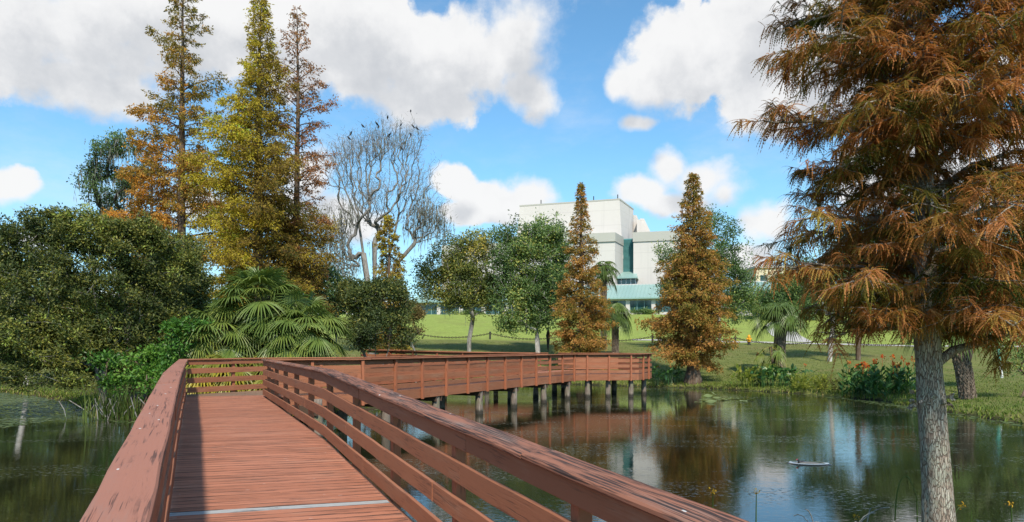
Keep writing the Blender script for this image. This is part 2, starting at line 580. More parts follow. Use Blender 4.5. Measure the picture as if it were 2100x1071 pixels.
def build_ground():
    xs = axis_steps(-36, 40, 0.55, 3000, 16)
    ys = axis_steps(2, 128, 0.6, 4000, 16)
    X, Y = np.meshgrid(xs, ys)
    Z = ground_z(X.ravel(), Y.ravel())
    V = np.stack([X.ravel(), Y.ravel(), Z], -1)
    nx, ny = len(xs), len(ys)
    i = np.arange(ny - 1)[:, None] * nx; j = np.arange(nx - 1)[None, :]
    F = np.stack([i + j, i + j + 1, i + nx + j + 1, i + nx + j], -1).reshape(-1, 4)
    mb = MB()
    mb.add(V, F, np.clip(pond_sd(V[:, :2]) / 10, -1, 1))
    m, t, p = mat('grass_ground')
    ge = t.node('ShaderNodeNewGeometry')
    pos = ge.outputs['Position']
    sx = t.sep(pos)
    n1 = t.noise(pos, 0.22, 5.0, 0.6)
    n2 = t.noise(pos, 1.6, 6.0, 0.7)
    n3 = t.noise(t.vmath('MULTIPLY', pos, (1.0, 0.5, 1.0)), 9.0, 4.0, 0.7)
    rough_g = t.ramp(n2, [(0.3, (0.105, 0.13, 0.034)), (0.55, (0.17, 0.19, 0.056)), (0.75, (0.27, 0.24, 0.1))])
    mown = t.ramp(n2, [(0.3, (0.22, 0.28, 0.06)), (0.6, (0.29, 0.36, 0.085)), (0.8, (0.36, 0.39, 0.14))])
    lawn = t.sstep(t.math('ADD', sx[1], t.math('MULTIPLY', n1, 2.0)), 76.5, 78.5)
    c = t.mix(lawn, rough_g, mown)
    n4 = t.noise(pos, 0.7, 6.0, 0.7)
    dry = t.math('MULTIPLY', t.math('MAXIMUM', t.sstep(n1, 0.5, 0.66), t.sstep(n4, 0.55, 0.7)), t.math('SUBTRACT', 0.65, t.math('MULTIPLY', lawn, 0.4)))
    c = t.mix(dry, c, (0.2, 0.175, 0.07))
    c = t.mix(t.math('MULTIPLY', t.sstep(n3, 0.45, 0.75), 0.45), c, (0.05, 0.07, 0.02))
    at = t.node('ShaderNodeAttribute', attribute_name='tint')
    edge = t.sstep(t.math('ADD', at.outputs['Fac'], t.math('MULTIPLY', t.math('SUBTRACT', n2, 0.5), 0.12)), 0.05, 0.0)
    c = t.mix(edge, c, (0.03, 0.027, 0.017))
    # leaf litter under the thicket on the left
    lit = t.math('MULTIPLY', t.sstep(sx[0], -3.5, -6.5), t.sstep(sx[1], 52.0, 46.0))
    c = t.mix(t.math('MULTIPLY', lit, t.sstep(n2, 0.25, 0.6)), c, (0.06, 0.045, 0.028))
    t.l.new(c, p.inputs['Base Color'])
    p.inputs['Roughness'].default_value = 0.95
    p.inputs['Specular IOR Level'].default_value = 0.1
    t.l.new(t.bump(t.math('ADD', n3, n2), 0.9, 0.12), p.inputs['Normal'])
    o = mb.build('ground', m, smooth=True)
    tag(o, kind='structure')

def build_water():
    m, t, p = mat('pond_water')
    ge = t.node('ShaderNodeNewGeometry')
    pos = ge.outputs['Position']
    n = t.noise(pos, 0.35, 4.0)
    c = t.ramp(n, [(0.3, (0.010, 0.012, 0.006)), (0.7, (0.022, 0.024, 0.010))])
    # flecks of duckweed and pollen floating in drifts
    drift = t.sstep(t.noise(t.vmath('MULTIPLY', pos, (0.35, 0.8, 1.0)), 0.55, 4.0, 0.6), 0.47, 0.62)
    fl = t.noise(t.vmath('MULTIPLY', pos, (1.0, 1.7, 1.0)), 9.0, 3.0, 0.65)
    fm = t.math('MULTIPLY', t.sstep(fl, 0.55, 0.6), drift)
    c = t.mix(fm, c, (0.075, 0.085, 0.05))
    fl2 = t.noise(t.vmath('MULTIPLY', pos, (1.0, 1.5, 1.0)), 24.0, 2.0, 0.6)
    fm2 = t.math('MULTIPLY', t.sstep(fl2, 0.69, 0.72), t.sstep(t.noise(pos, 0.45, 3.0), 0.38, 0.6))
    c = t.mix(fm2, c, (0.24, 0.25, 0.19))
    fm = t.math('MAXIMUM', fm, fm2)
    t.l.new(c, p.inputs['Base Color'])
    t.put(p.inputs['Roughness'], t.math('ADD', 0.015, t.math('MULTIPLY', fm, 0.5)))
    p.inputs['IOR'].default_value = 1.6
    p.inputs['Specular IOR Level'].default_value = 0.75
    w1 = t.noise(t.vmath('MULTIPLY', pos, (0.8, 1.6, 1.0)), 2.2, 3.0, 0.55, 0.4)
    w2 = t.noise(t.vmath('MULTIPLY', pos, (0.9, 2.2, 1.0)), 7.5, 2.0, 0.5)
    calm = t.math('ADD', 0.35, t.math('MULTIPLY', t.sstep(t.noise(pos, 0.12, 2.0), 0.4, 0.62), 0.65))
    h = t.math('MULTIPLY', t.math('ADD', w1, t.math('MULTIPLY', w2, 0.7)), calm)
    t.l.new(t.bump(h, 0.105, 0.032), p.inputs['Normal'])
    mb = MB()
    mb.add([(-90, 3, 0), (24, 3, 0), (24, 56, 0), (-90, 56, 0)], [[0, 1, 2, 3]])
    o = mb.build('water', m)
    tag(o, kind='structure')
    M['water'] = m

build_ground()
build_water()

# ------------------------------------------------------------------ boardwalk
ZD = EYE - 1.45
RH = 1.09
DIR = np.array([-0.4226, 0.9063]); NOR = np.array([0.9063, 0.4226])
S_K = 10.96
RAMP = 0.039

def main_z(s):
    return ZD - RAMP * max(0.0, S_K - s)

def st(s, t, z=0.0):
    p = DIR * s + NOR * t
    return np.array([p[0], p[1], main_z(s) + z])

def board_run(mb, pts, t0, t1, z0, z1, joint=3.66, ch=0.006, rng=RNG, wav=0.003, phase=0.0):
    """timber laid along a polyline (xyz), right-hand offset t0..t1, height z0..z1; butted boards, mitred at bends"""
    pts = np.asarray(pts, float)
    seg = np.diff(pts, axis=0)
    sl = np.hypot(seg[:, 0], seg[:, 1])
    cum = np.concatenate([[0], np.cumsum(sl)])
    d = seg[:, :2] / sl[:, None]
    nr = np.stack([d[:, 1], -d[:, 0]], -1)
    vn = np.zeros((len(pts), 2))
    for i in range(len(pts)):
        a = nr[max(i - 1, 0)]; b = nr[min(i, len(nr) - 1)]
        mm = a + b
        mm = mm / np.linalg.norm(mm)
        vn[i] = mm / max(0.5, mm @ a)
    cuts = [0.0]
    x = joint * (0.35 + 0.6 * rng.random()) if phase == 0 else phase
    while x < cum[-1] - 0.6:
        cuts.append(x)
        x += joint
    cuts.append(cum[-1])
    for a, b in zip(cuts[:-1], cuts[1:]):
        ss = [a + 0.0015] + [c for c in cum if a + 0.05 < c < b - 0.05] + list(np.arange(a + 0.45, b - 0.2, 0.45)) + [b - 0.0015]
        ss = np.array(sorted(ss))
        k = np.clip(np.searchsorted(cum, ss, side='right') - 1, 0, len(seg) - 1)
        f = (ss - cum[k]) / sl[k]
        C = pts[k] + seg[k] * f[:, None]
        N = np.empty((len(ss), 2))
        for q in range(len(ss)):
            if abs(f[q]) < 1e-6:
                N[q] = vn[k[q]]
            elif abs(f[q] - 1) < 1e-6 or (1 - f[q]) * sl[k[q]] < 0.002:
                N[q] = vn[k[q] + 1]
            elif f[q] * sl[k[q]] < 0.002:
                N[q] = vn[k[q]]
            else:
                N[q] = nr[k[q]]
        jt = (rng.random() - 0.5) * 0.006; jz = (rng.random() - 0.5) * 0.004
        cs = np.array([(t0 + ch, z0), (t1 - ch, z0), (t1, z0 + ch), (t1, z1 - ch), (t1 - ch, z1), (t0 + ch, z1), (t0, z1 - ch), (t0, z0 + ch)])
        per = np.concatenate([[0], np.cumsum(np.hypot(*np.diff(np.vstack([cs, cs[:1]]), axis=0).T))])[:8]
        wz = (rng.random(len(ss)) - 0.5) * 2 * wav; wt = (rng.random(len(ss)) - 0.5) * 2 * wav
        V = np.empty((len(ss), 8, 3))
        V[:, :, :2] = C[:, None, :2] + N[:, None, :] * (cs[None, :, 0] + jt + wt[:, None])[:, :, None]
        V[:, :, 2] = C[:, None, 2] + cs[None, :, 1] + jz + wz[:, None]
        n = len(ss)
        i = np.arange(n - 1)[:, None] * 8; j = np.arange(8)[None, :]; j2 = (j + 1) % 8
        F = np.stack([i + j, i + j2, i + 8 + j2, i + 8 + j], -1).reshape(-1, 4)
        off = rng.random(2) * 60
        uv = np.stack([np.repeat(ss - a + off[0], 8), np.tile(per + off[1], n)], -1)
        base = mb.n
        mb.add(V.reshape(-1, 3), F[:, ::-1], rng.random(), uv)
        e = base + (n - 1) * 8
        mb.F.append(np.array([[base + 7 - q for q in range(8)][::-1], [e + 7 - q for q in range(8)]])); mb.M.append(np.zeros(2, int))

def resample(pts, step):
    pts = np.asarray(pts, float)
    sl = np.linalg.norm(np.diff(pts, axis=0), axis=1)
    cum = np.concatenate([[0], np.cumsum(sl)])
    s = np.arange(0, cum[-1] + 1e-6, step)
    return np.stack([np.interp(s, cum, pts[:, k]) for k in range(3)], -1), s, cum[-1]

def build_boardwalk():
    rng = np.random.default_rng(11)
    bw = thing('boardwalk', 'reddish brown timber boardwalk with railings standing on pilings over the pond', 'boardwalk')
    A = np.array([-7.15, 20.2, ZD]); B = np.array([-4.6, 21.3, ZD]); G = np.array([3.37, 36.3, ZD]); H = np.array([6.8, 36.8, ZD])
    K = np.array([8.0, 39.3, ZD]); L = np.array([6.6, 42.4, ZD]); Mp = np.array([2.9, 43.0, ZD])
    CL = np.array([-9.83, 20.7, ZD]); E = np.array([-8.27, 23.07, ZD]); Fk = np.array([-5.37, 24.5, ZD]); Gb = np.array([1.3, 37.05, ZD])
    # ---- post mesh (shared)
    pm = MB()
    h = 0.046; c = 0.008
    ring = np.array([(-h + c, -h), (h - c, -h), (h, -h + c), (h, h - c), (h - c, h), (-h + c, h), (-h, h - c), (-h, -h + c)])
    V = np.concatenate([np.c_[ring, np.full(8, z)] for z in (-0.36, 1.045)])
    Fq = [[j, (j + 1) % 8, 8 + (j + 1) % 8, 8 + j] for j in range(8)]
    per = np.arange(8) * 0.045
    uvp = np.concatenate([np.stack([np.full(8, z), per], -1) for z in (-0.36, 1.045)])
    pm.add(V, Fq, 0.5, uvp)
    pm.F.append(np.array([list(range(8, 16))])); pm.M.append(np.zeros(1, int))
    variants = []
    for q in range(5):
        pm.T = [np.full(16, 0.15 + 0.17 * q)]
        pm.U = [uvp + q * 7.3]
        o = pm.build('post', M['post'], link=False)
        variants.append(o.data)
    def post(p, ang, scale=1.0):
        o = bpy.data.objects.new('post', variants[rng.integers(5)])
        o.location = tuple(p); o.rotation_euler = ((rng.random() - .5) * 0.012, (rng.random() - .5) * 0.012, ang)
        o.parent = bw
        COL.objects.link(o)
    tops = [(0.905, 1.045), (0.635, 0.80), (0.345, 0.51), (0.055, 0.22)]
    def fence(pts, side, posts, cap_mat, cap=(-0.05, 0.205), boards=(0.0, 0.038), fascia=True, wav=0.003, skip_low=False):
        """side +1: posts to the right of the line, -1: to the left. Boards on the walking side (t from 0)."""
        sg = side
        def off(a, b):
            return (a * sg, b * sg) if sg > 0 else (b * sg, a * sg)
        mb = MB(); t0, t1 = off(cap[0], cap[1])
        board_run(mb, pts, t0, t1, 1.05, RH, 3.66, 0.011, rng, wav)
        mb.build('handrail', cap_mat, bw, smooth=False)
        for (z0, z1) in tops:
            mb = MB(); t0, t1 = off(*boards)
            board_run(mb, pts, t0, t1, z0, z1, 3.66, 0.005, rng, wav)
            mb.build('rail_board', M['rail'], bw)
        if fascia:
            mb = MB(); t0, t1 = off(boards[1] - 0.035, boards[1] + 0.001)
            board_run(mb, pts, t0, t1, -0.335, -0.003, 3.66, 0.004, rng, wav)
            mb.build('fascia_board', M['rail'], bw)
        for (p, ang) in posts:
            post(p, ang)
    def posts_on(pts, step, side, start=0.3, tpost=0.088):
        P, s, tot = resample(pts, 0.02)
        out = []
        x = start
        while x < tot - 0.02:
            i = min(int(x / 0.02), len(P) - 2)
            d = unit((P[i + 1] - P[i])[:2])
            nn = np.array([d[1], -d[0]]) * side
            out.append(((P[i][0] + nn[0] * tpost, P[i][1] + nn[1] * tpost, P[i][2]), math.atan2(d[1], d[0])))
            x += step
        return out
    # right rail of the approach, then left rail
    right = [st(s, 1.84) for s in (-1.5, 3, S_K, 21.25)]
    left = [st(s, -0.2) for s in (-1.5, 3, S_K, 22.9)]
    fence(right, 1, posts_on(right, 1.9, 1, 0.95), M['cap_worn'], cap=(-0.045, 0.205), wav=0.004)
    fence(left, -1, posts_on(left, 1.9, -1, 0.95), M['cap_pink'], cap=(-0.045, 0.2), wav=0.004)
    # end fence and back fence of the long arm
    back = [CL, E, Fk, Gb]
    fence(back, -1, posts_on(back, 1.52, -1, 1.6), M['rail'])
    front = [st(21.25, 1.9), B, G]
    fence(front, 1, posts_on(front, 1.52, 1, 1.35), M['rail'])
    plat = [G, H, K, L, Mp]
    fence(plat, 1, posts_on(plat, 1.21, 1, 0.62), M['rail'])
    # branch to the left bank, climbing a little
    r1 = [np.array([1.3, 40.2, ZD]), np.array([-3.5, 42.3, ZD + 0.06]), np.array([-10.0, 45.2, ZD + 0.2])]
    r2 = [Mp + (-0.6, 0.4, 0), np.array([-2.6, 44.3, ZD + 0.06]), np.array([-9.2, 47.2, ZD + 0.2])]
    fence([r1[2], r1[1], r1[0]], 1, posts_on([r1[2], r1[1], r1[0]], 1.8, 1, 0.5), M['rail'])
    fence([r2[0], r2[1], r2[2]], 1, posts_on([r2[0], r2[1], r2[2]], 1.8, 1, 0.5), M['rail'])
    # ---- decks
    mb = MB(); old = MB(); grey = MB()
    s = -1.6; w = 0.142
    k = 0
    def plank(dst, c00, c01, c11, c10, th=0.038):
        # corners: near-left, near-right, far-right, far-left
        top = np.array([c00, c01, c11, c10])
        P = np.concatenate([top - (0, 0, th), top])
        o = np.array([rng.random() * 80, rng.integers(0, 80)])
        ln = np.linalg.norm(top[1] - top[0])
        uv = np.array([(0, 0), (ln, 0), (ln, w), (0, w)] * 2) + o
        dst.hexa(P, rng.random(), 0, uv)
    skew = 0.10
    while s < 24.4:
        tl = -0.23 if s < 22.9 else -0.2 + (s - 22.9) * 2.45 / 1.5
        tr = 1.84 if s < 21.2 else 2.5 + (s - 21.2) * 0.9
        jz = rng.normal(size=4) * 0.0007
        gap = 0.002 + 0.005 * rng.random() ** 2
        sk = skew * max(0.0, min(1.0, (12 - s) / 6))
        dst = mb
        if s > 21.9: dst = old
        if abs(s - 7.0) < 0.071: dst = grey
        f = lambda ss, tt, q: st(ss + -0.14 * (tt - 0.8), tt, jz[q] - (0.004 if dst is grey else 0))
        plank(dst, f(s, tl, 0), f(s, tr, 1), f(s + w - gap, tr, 2), f(s + w - gap, tl, 3))
        s += w; k += 1
    mb.build('deck', M['deck'], bw)
    tag(old.build('deck_boards', M['deck_old'], bw), 'bare weathered deck boards at the bend')
    tag(grey.build('deck_board', M['grey_board'], bw), 'grey replacement deck board')
    def deck_between(a, b, name='deck'):
        d = MB()
        a, sa, la = resample(a, 0.01); b, sb, lb = resample(b, 0.01)
        n = int(max(la, lb) / w)
        for q in range(n):
            i0, i1 = q / n, (q + 0.97) / n
            pa0 = a[min(int(i0 * len(a)), len(a) - 1)]; pa1 = a[min(int(i1 * len(a)), len(a) - 1)]
            pb0 = b[min(int(i0 * len(b)), len(b) - 1)]; pb1 = b[min(int(i1 * len(b)), len(b) - 1)]
            plank(d, pb0, pa0, pa1, pb1)
        return d.build(name, M['deck'], bw)
    lift = np.array([0, 0, -0.001])
    deck_between([A + lift, B + lift, G + lift], [E + lift, Fk + lift, Gb + lift])
    deck_between([G + lift * 2, H + lift * 2, K + lift * 2], [Gb + lift * 2, np.array([1.5, 40.5, ZD - 0.002]), Mp + lift * 2, L + lift * 2])
    deck_between(r1, r2)
    # ---- joists and pilings
    bm_ = MB()
    for run in ([st(s_, 0.35) for s_ in (-1, 3, S_K, 22.5)], [st(s_, 1.3) for s_ in (-1, 3, S_K, 22.5)],
                [(A + E) / 2, (B + Fk) / 2, (G + Gb) / 2 + (0, -0.3, 0)], [B + (-0.5, 0.4, 0), G + (-0.5, 0.25, 0)], [Fk + (0.5, -0.2, 0), Gb + (0.5, -0.25, 0)],
                [G + (-.2, 1.5, 0), H + (-.1, 1.5, 0)], [G + (-.6, 3.2, 0), H + (.3, 3.2, 0)], [(r1[0] + r2[0]) / 2, (r1[1] + r2[1]) / 2, (r1[2] + r2[2]) / 2]):
        board_run(bm_, run, -0.06, 0.06, -0.33, -0.045, 5.0, 0.004, rng)
    bm_.build('joist', M['beam'], bw)
    pv = []
    for q in range(3):
        p = MB()
        prof = [(0.0, -1.3), (0.15, -1.3), (0.148, -0.2), (0.142, 0.25), (0.136, 0.8), (0.132, 0.95), (0.0, 0.952)]
        p.lathe((0, 0, 0), prof, 14)
        co = p.V[0]
        co[:, :2] *= (1 + 0.05 * rng.normal(size=(len(co), 1)))
        pv.append(p.build('piling', M['piling'], link=False, smooth=True).data)
    def piling(x, y):
        o = bpy.data.objects.new('piling', pv[rng.integers(3)])
        o.location = (x, y, ZD - 1.0); o.location.z = ZD - 0.952 - 0.05
        o.rotation_euler = ((rng.random() - .5) * .03, (rng.random() - .5) * .03, rng.random() * 6)
        o.scale = (1, 1, 1)
        o.parent = bw
        COL.objects.link(o)
    u = unit((G - B)[:2]); nl = np.array([-u[1], u[0]])
    for dist in (-1.9, 1.2, 4.1, 7.2, 10.2, 13.3, 16.2):
        q = B[:2] + u * dist
        piling(*(q + nl * 0.12)); piling(*(q + nl * 1.95))
    for x, y in ((4.05, 36.65), (6.45, 37.05), (5.2, 36.9), (7.55, 39.1), (6.3, 42.0), (3.2, 42.5), (4.6, 40.6), (6.0, 40.2), (2.5, 40.0)):
        piling(x, y)
    for s_ in (10.0, 13.0, 16.0, 19.0, 21.8):
        piling(*st(s_, 0.1)[:2]); piling(*st(s_, 1.62)[:2])
    for q in (0.25, 0.55, 0.85):
        p1 = r1[0] + (r1[2] - r1[0]) * q; piling(p1[0], p1[1] + 0.2); piling(p1[0] + 0.5, p1[1] + 1.8)
    # heavy cross beams over the pilings
    for dist in (-1.9, 1.2, 4.1, 7.2, 10.2, 13.3, 16.2):
        q = B[:2] + u * dist
        a = q + nl * -0.02; b_ = q + nl * 2.1
        for t_ in (0.14, -0.19):
            cb = MB()
            board_run(cb, [(a[0], a[1], ZD), (b_[0], b_[1], ZD)], t_, t_ + 0.05, -0.52, -0.28, 6, 0.004, rng)
            cb.build('cross_beam', M['beam'], bw)

build_boardwalk()

# ------------------------------------------------------------------ buildings and lawn furniture
M['stucco'] = simple('white_stucco', (0.54, 0.515, 0.49), 0.85, 0.05, 0.4)
def m_stucco(name, col):
    m, t, p = mat(name)
    ge = t.node('ShaderNodeNewGeometry')
    pos = ge.outputs['Position']
    sx = t.sep(pos)
    along = t.math('SUBTRACT', t.math('MULTIPLY', sx[0], 0.966), t.math('MULTIPLY', sx[1], 0.259))
    j1 = t.math('LESS_THAN', t.math('FRACT', t.math('DIVIDE', sx[2], 2.9)), 0.028)
    j2 = t.math('LESS_THAN', t.math('FRACT', t.math('DIVIDE', along, 4.25)), 0.018)
    st_ = t.noise(t.comb(t.math('MULTIPLY', along, 1.3), t.math('MULTIPLY', sx[2], 0.10), 0.0), 1.0, 5.0, 0.65)
    blot = t.noise(pos, 0.15, 5.0, 0.6)
    f = t.math('ADD', t.math('MULTIPLY', t.sstep(st_, 0.5, 0.8), 0.35), t.math('MULTIPLY', t.sstep(blot, 0.4, 0.8), 0.3))
    c = t.mix(f, col, tuple(v * 0.72 for v in col))
    c = t.mix(t.math('MULTIPLY', t.math('MAXIMUM', j1, j2), 0.3), c, tuple(v * 0.55 for v in col))
    t.l.new(c, p.inputs['Base Color'])
    p.inputs['Roughness'].default_value = 0.85
    return m
M['stucco'] = m_stucco('white_stucco', (0.57, 0.535, 0.505))
M['stucco_side'] = simple('band_stucco', (0.42, 0.41, 0.37), 0.85, 0.05, 0.5)
M['teal'] = simple('teal_metal_roof', (0.25, 0.385, 0.355), 0.4, 0.07, 0.6, 0.4)
M['teal_panel'] = simple('teal_louvre', (0.10, 0.27, 0.27), 0.45, 0.12, 0.8)
M['frame'] = simple('white_frame', (0.7, 0.7, 0.68), 0.6, 0.05)
M['beige'] = simple('beige_stucco', (0.62, 0.54, 0.38), 0.85, 0.06, 0.6)
M['concrete'] = simple('concrete', (0.42, 0.40, 0.37), 0.9, 0.12, 1.5)
M['dark_metal'] = simple('dark_metal', (0.035, 0.035, 0.03), 0.6, 0.2, 20.0)
M['rust_chain'] = simple('chain_iron', (0.06, 0.045, 0.035), 0.7, 0.3, 20.0)

def m_glass():
    m, t, p = mat('tinted_glass')
    ge = t.node('ShaderNodeNewGeometry')
    n = t.noise(t.vmath('MULTIPLY', ge.outputs['Position'], (0.5, 0.5, 0.15)), 1.2, 3.0)
    t.l.new(t.ramp(n, [(0.35, (0.008, 0.03, 0.035)), (0.7, (0.03, 0.1, 0.1))]), p.inputs['Base Color'])
    p.inputs['Roughness'].default_value = 0.06
    p.inputs['Specular IOR Level'].default_value = 0.8
    return m
M['glass'] = m_glass()

BO = np.array([20.5, 115.0]); BR = np.array([0.966, -0.259]); BB = np.array([0.259, 0.966])
def bxy(a, b):
    return BO + BR * a + BB * b
def a_of(px, b):
    k = (px - 1050) / FPX
    o = BO + BB * b
    return (k * o[1] - o[0]) / (BR[0] - k * BR[1])
def z_of(py, a, b):
    return EYE + (HOR - py) / FPX * bxy(a, b)[1]

def prism(mb, corners, z0, z1, tint=0.5, mi=0):
    """vertical prism over local (a, b) corners; z1 may be a list"""
    n = len(corners)
    P = [bxy(a, b) for a, b in corners]
    zt = [z1] * n if np.isscalar(z1) else z1
    V = [(p[0], p[1], z0) for p in P] + [(p[0], p[1], z) for p, z in zip(P, zt)]
    mb.add(V, [[i, (i + 1) % n, n + (i + 1) % n, n + i] for i in range(n)], tint, None, mi)
    mb.F.append(np.array([[n + i for i in range(n)] + [n] * 0]) + mb.n - 2 * n); mb.M.append(np.full(1, mi, int))

def build_building():
    rng = np.random.default_rng(3)
    root = thing('white_building', 'large white stuccoed building with teal metal roofs on the rise beyond the lawn', 'building', (BO[0], BO[1], 0))
    inv = np.array([BO[0], BO[1], 0.0])
    def fin(mb, name, m, parent=root, **kw):
        for q in range(len(mb.V)):
            mb.V[q] = mb.V[q] - inv
        return mb.build(name, m, parent, **kw)
    gzb = 7.6
    # low arcade: wall, columns, glass, standing-seam roof
    a0, a1 = a_of(848, 0), a_of(1640, 0)
    zs, zw, ze = 8.55, 10.55, 11.0
    mb = MB(); prism(mb, [(a0, 0.0), (a1, 0.0), (a1, 7), (a0, 7)], gzb - 1.5, zs); fin(mb, 'sill_wall', M['stucco'])
    mb = MB(); prism(mb, [(a0, 0.0), (a1, 0.0), (a1, 6.5), (a0, 6.5)], zw, ze - 0.02); fin(mb, 'lintel_wall', M['stucco'])
    mb = MB(); prism(mb, [(a0, 0.9), (a1, 0.9), (a1, 6), (a0, 6)], zs, zw); fin(mb, 'dark_interior', M['dark_metal'])
    step = 4.25
    first = a_of(1287.5, 0)
    cols = [first + step * i for i in range(-13, 9) if a0 - 1 < first + step * i < a1 + 1]
    for a in cols:
        mb = MB(); prism(mb, [(a - 0.33, -0.12), (a + 0.33, -0.12), (a + 0.33, 0.5), (a - 0.33, 0.5)], gzb - 1.2, ze - 0.01)
        fin(mb, 'column', M['stucco'])
        g = MB(); prism(g, [(a + 0.33, 0.28), (a + step - 0.33, 0.28), (a + step - 0.33, 0.34), (a + 0.33, 0.34)], zs, zw)
        w = fin(g, 'window', M['glass'])
        f = MB()
        for q in (0.0, 0.33, 0.67, 1.0):
            x = a + 0.36 + (step - 0.72) * q
            prism(f, [(x - 0.04, 0.2), (x + 0.04, 0.2), (x + 0.04, 0.27), (x - 0.04, 0.27)], zs, zw)
        fin(f, 'frame', M['teal'], w)
    # roof slab with seams
    rf = MB()
    rb, zr = 6.2, 13.75
    def roofpt(a, b, dz=0.0):
        f = (b + 0.9) / (rb + 0.9)
        p = bxy(a, b); return (p[0], p[1], ze + (zr - ze) * f + dz)
    rf.hexa(np.array([roofpt(a0, -0.9, -0.22), roofpt(a1, -0.9, -0.22), roofpt(a1, rb, -0.22), roofpt(a0, rb, -0.22),
                      roofpt(a0, -0.9), roofpt(a1, -0.9), roofpt(a1, rb), roofpt(a0, rb)]))
    x = a0
    while x < a1:
        rf.hexa(np.array([roofpt(x, -0.9, 0.002), roofpt(x + 0.07, -0.9, 0.002), roofpt(x + 0.07, rb, 0.002), roofpt(x, rb, 0.002),
                          roofpt(x, -0.9, 0.09), roofpt(x + 0.07, -0.9, 0.09), roofpt(x + 0.07, rb, 0.09), roofpt(x, rb, 0.09)]))
        x += 0.62
    fin(rf, 'roof', M['teal'])
    mb = MB(); prism(mb, [(a0 + 1, 6.25), (a1 - 1, 6.25), (a1 - 1, 7), (a0 + 1, 7)], ze - 0.5, 13.9); fin(mb, 'parapet', M['stucco'])
    # middle block, front, with its grey band
    bF = 9.0
    aL, aR = a_of(1040, bF), a_of(1261, bF)
    ztop = z_of(477, aR, bF); zb = z_of(495.5, aR, bF)
    bk = 15.0
    aR2 = a_of(1278, bk)
    mb = MB(); prism(mb, [(aL, bF), (aR, bF), (aR2, bk), (aL, bk)], gzb, zb); fin(mb, 'wall', M['stucco'])
    mb = MB(); prism(mb, [(aL, bF - 0.25), (aR + 0.1, bF - 0.25), (aR2 + 0.1, bk), (aL, bk)], zb, ztop); fin(mb, 'band', M['stucco_side'])
    # long lower white wing to the left
    aW = a_of(906, bF + 3)
    zl = z_of(503, a_of(940, bF + 3), bF + 3)
    mb = MB(); prism(mb, [(aW, bF + 3), (aL + 0.1, bF + 3), (aL + 0.1, bk + 10), (aW, bk + 10)], gzb - 1, zl); fin(mb, 'wall', M['stucco'])
    mb = MB(); prism(mb, [(aW, bF + 2.85), (aL, bF + 2.85), (aL, bF + 3), (aW, bF + 3)], zl - 1.2, zl + 0.05); fin(mb, 'band', M['stucco_side'])
    # right block
    aS, aE = a_of(1299, bk - 2), a_of(1436, bk - 2)
    zt2 = z_of(477, aS, bk - 2); zb2 = z_of(496.5, aS, bk - 2)
    mb = MB(); prism(mb, [(aS, bk - 2), (aE, bk - 2), (aE, bk + 14), (aS, bk + 14)], gzb, zb2); fin(mb, 'wall', M['stucco'])
    mb = MB(); prism(mb, [(aS - 0.1, bk - 2.2), (aE, bk - 2.2), (aE, bk + 14), (aS - 0.1, bk + 14)], zb2, zt2); fin(mb, 'band', M['stucco_side'])
    # teal louvre slot between them
    zt3 = z_of(489, aS, bk); z03 = z_of(560, aS, bk)
    lv = MB()
    pa, pb = a_of(1276, bk), a_of(1301, bk)
    prism(lv, [(pa, bk + 0.1), (pb, bk + 0.1), (pb, bk + 1), (pa, bk + 1)], gzb, zt3)
    zz = z03
    while zz < zt3:
        p0, p1 = bxy(pa, bk - 0.1), bxy(pb, bk - 0.1); q0, q1 = bxy(pa, bk + 0.12), bxy(pb, bk + 0.12)
        lv.add([(p0[0], p0[1], zz), (p1[0], p1[1], zz), (q1[0], q1[1], zz + 0.2), (q0[0], q0[1], zz + 0.2)], [[0, 1, 2, 3]])
        zz += 0.22
    fin(lv, 'louvre_panel', M['teal_panel'])
    # small canopy with window under the slot
    ca, cb = a_of(1259, bk - 5), a_of(1307, bk - 5)
    zc0, zc1 = z_of(569, ca, bk - 5), z_of(560, ca, bk - 1)
    mb = MB()
    def cp(a, b, z):
        p = bxy(a, b); return (p[0], p[1], z)
    mb.hexa(np.array([cp(ca, bk - 5, zc0 - 0.25), cp(cb, bk - 5, zc0 - 0.25), cp(cb, bk + .05, zc0 - 0.25), cp(ca, bk + .05, zc0 - 0.25),
                      cp(ca, bk - 5, zc0), cp(cb, bk - 5, zc0), cp(cb - .6, bk + .05, zc1 + .3), cp(ca + .6, bk + .05, zc1 + .3)]))
    fin(mb, 'canopy', M['teal'])
    mb = MB(); prism(mb, [(ca + 0.4, bk - 4), (cb - 0.4, bk - 4), (cb - 0.4, bk), (ca + 0.4, bk)], gzb + 3, zc0 - 0.26)
    w = fin(mb, 'window', M['glass'])
    f = MB()
    for q in (0, 0.25, 0.5, 0.75, 1.0):
        x = ca + 0.4 + (cb - ca - 0.8) * q
        prism(f, [(x - 0.07, bk - 4.08), (x + 0.07, bk - 4.08), (x + 0.07, bk - 4.005), (x - 0.07, bk - 4.005)], gzb + 3, zc0 - 0.26)
    fin(f, 'frame', M['frame'], w)
    # stage tower: tall block, walls battered near the foot
    bt = 15.5
    tL, tR = a_of(1066, bt), a_of(1270.5, bt)
    zT0, zT1 = z_of(424, tL, bt), z_of(410, tR, bt)
    zT = (zT0 + zT1) / 2
    zm = z_of(470, tR, bt)
    tR2, bR2 = a_of(1299, bt + 9.5), bt + 9.5
    mb = MB()
    zl0 = z_of(500, tR, bt)
    low = [(tL - 0.9, bt - 0.9), (tR + 0.75, bt - 0.9), (tR2 + 0.1, bR2), (tL - 0.9, bt + 22)]
    top = [(tL, bt), (tR, bt), (tR2, bR2), (tL, bt + 22)]
    V = [np.r_[bxy(*q), zl0 - 3] for q in low] + [np.r_[bxy(*q), zT0 if i in (0, 3) else zT1 if i == 1 else zT1 - 0.2] for i, q in enumerate(top)]
    mb.hexa(np.array(V))
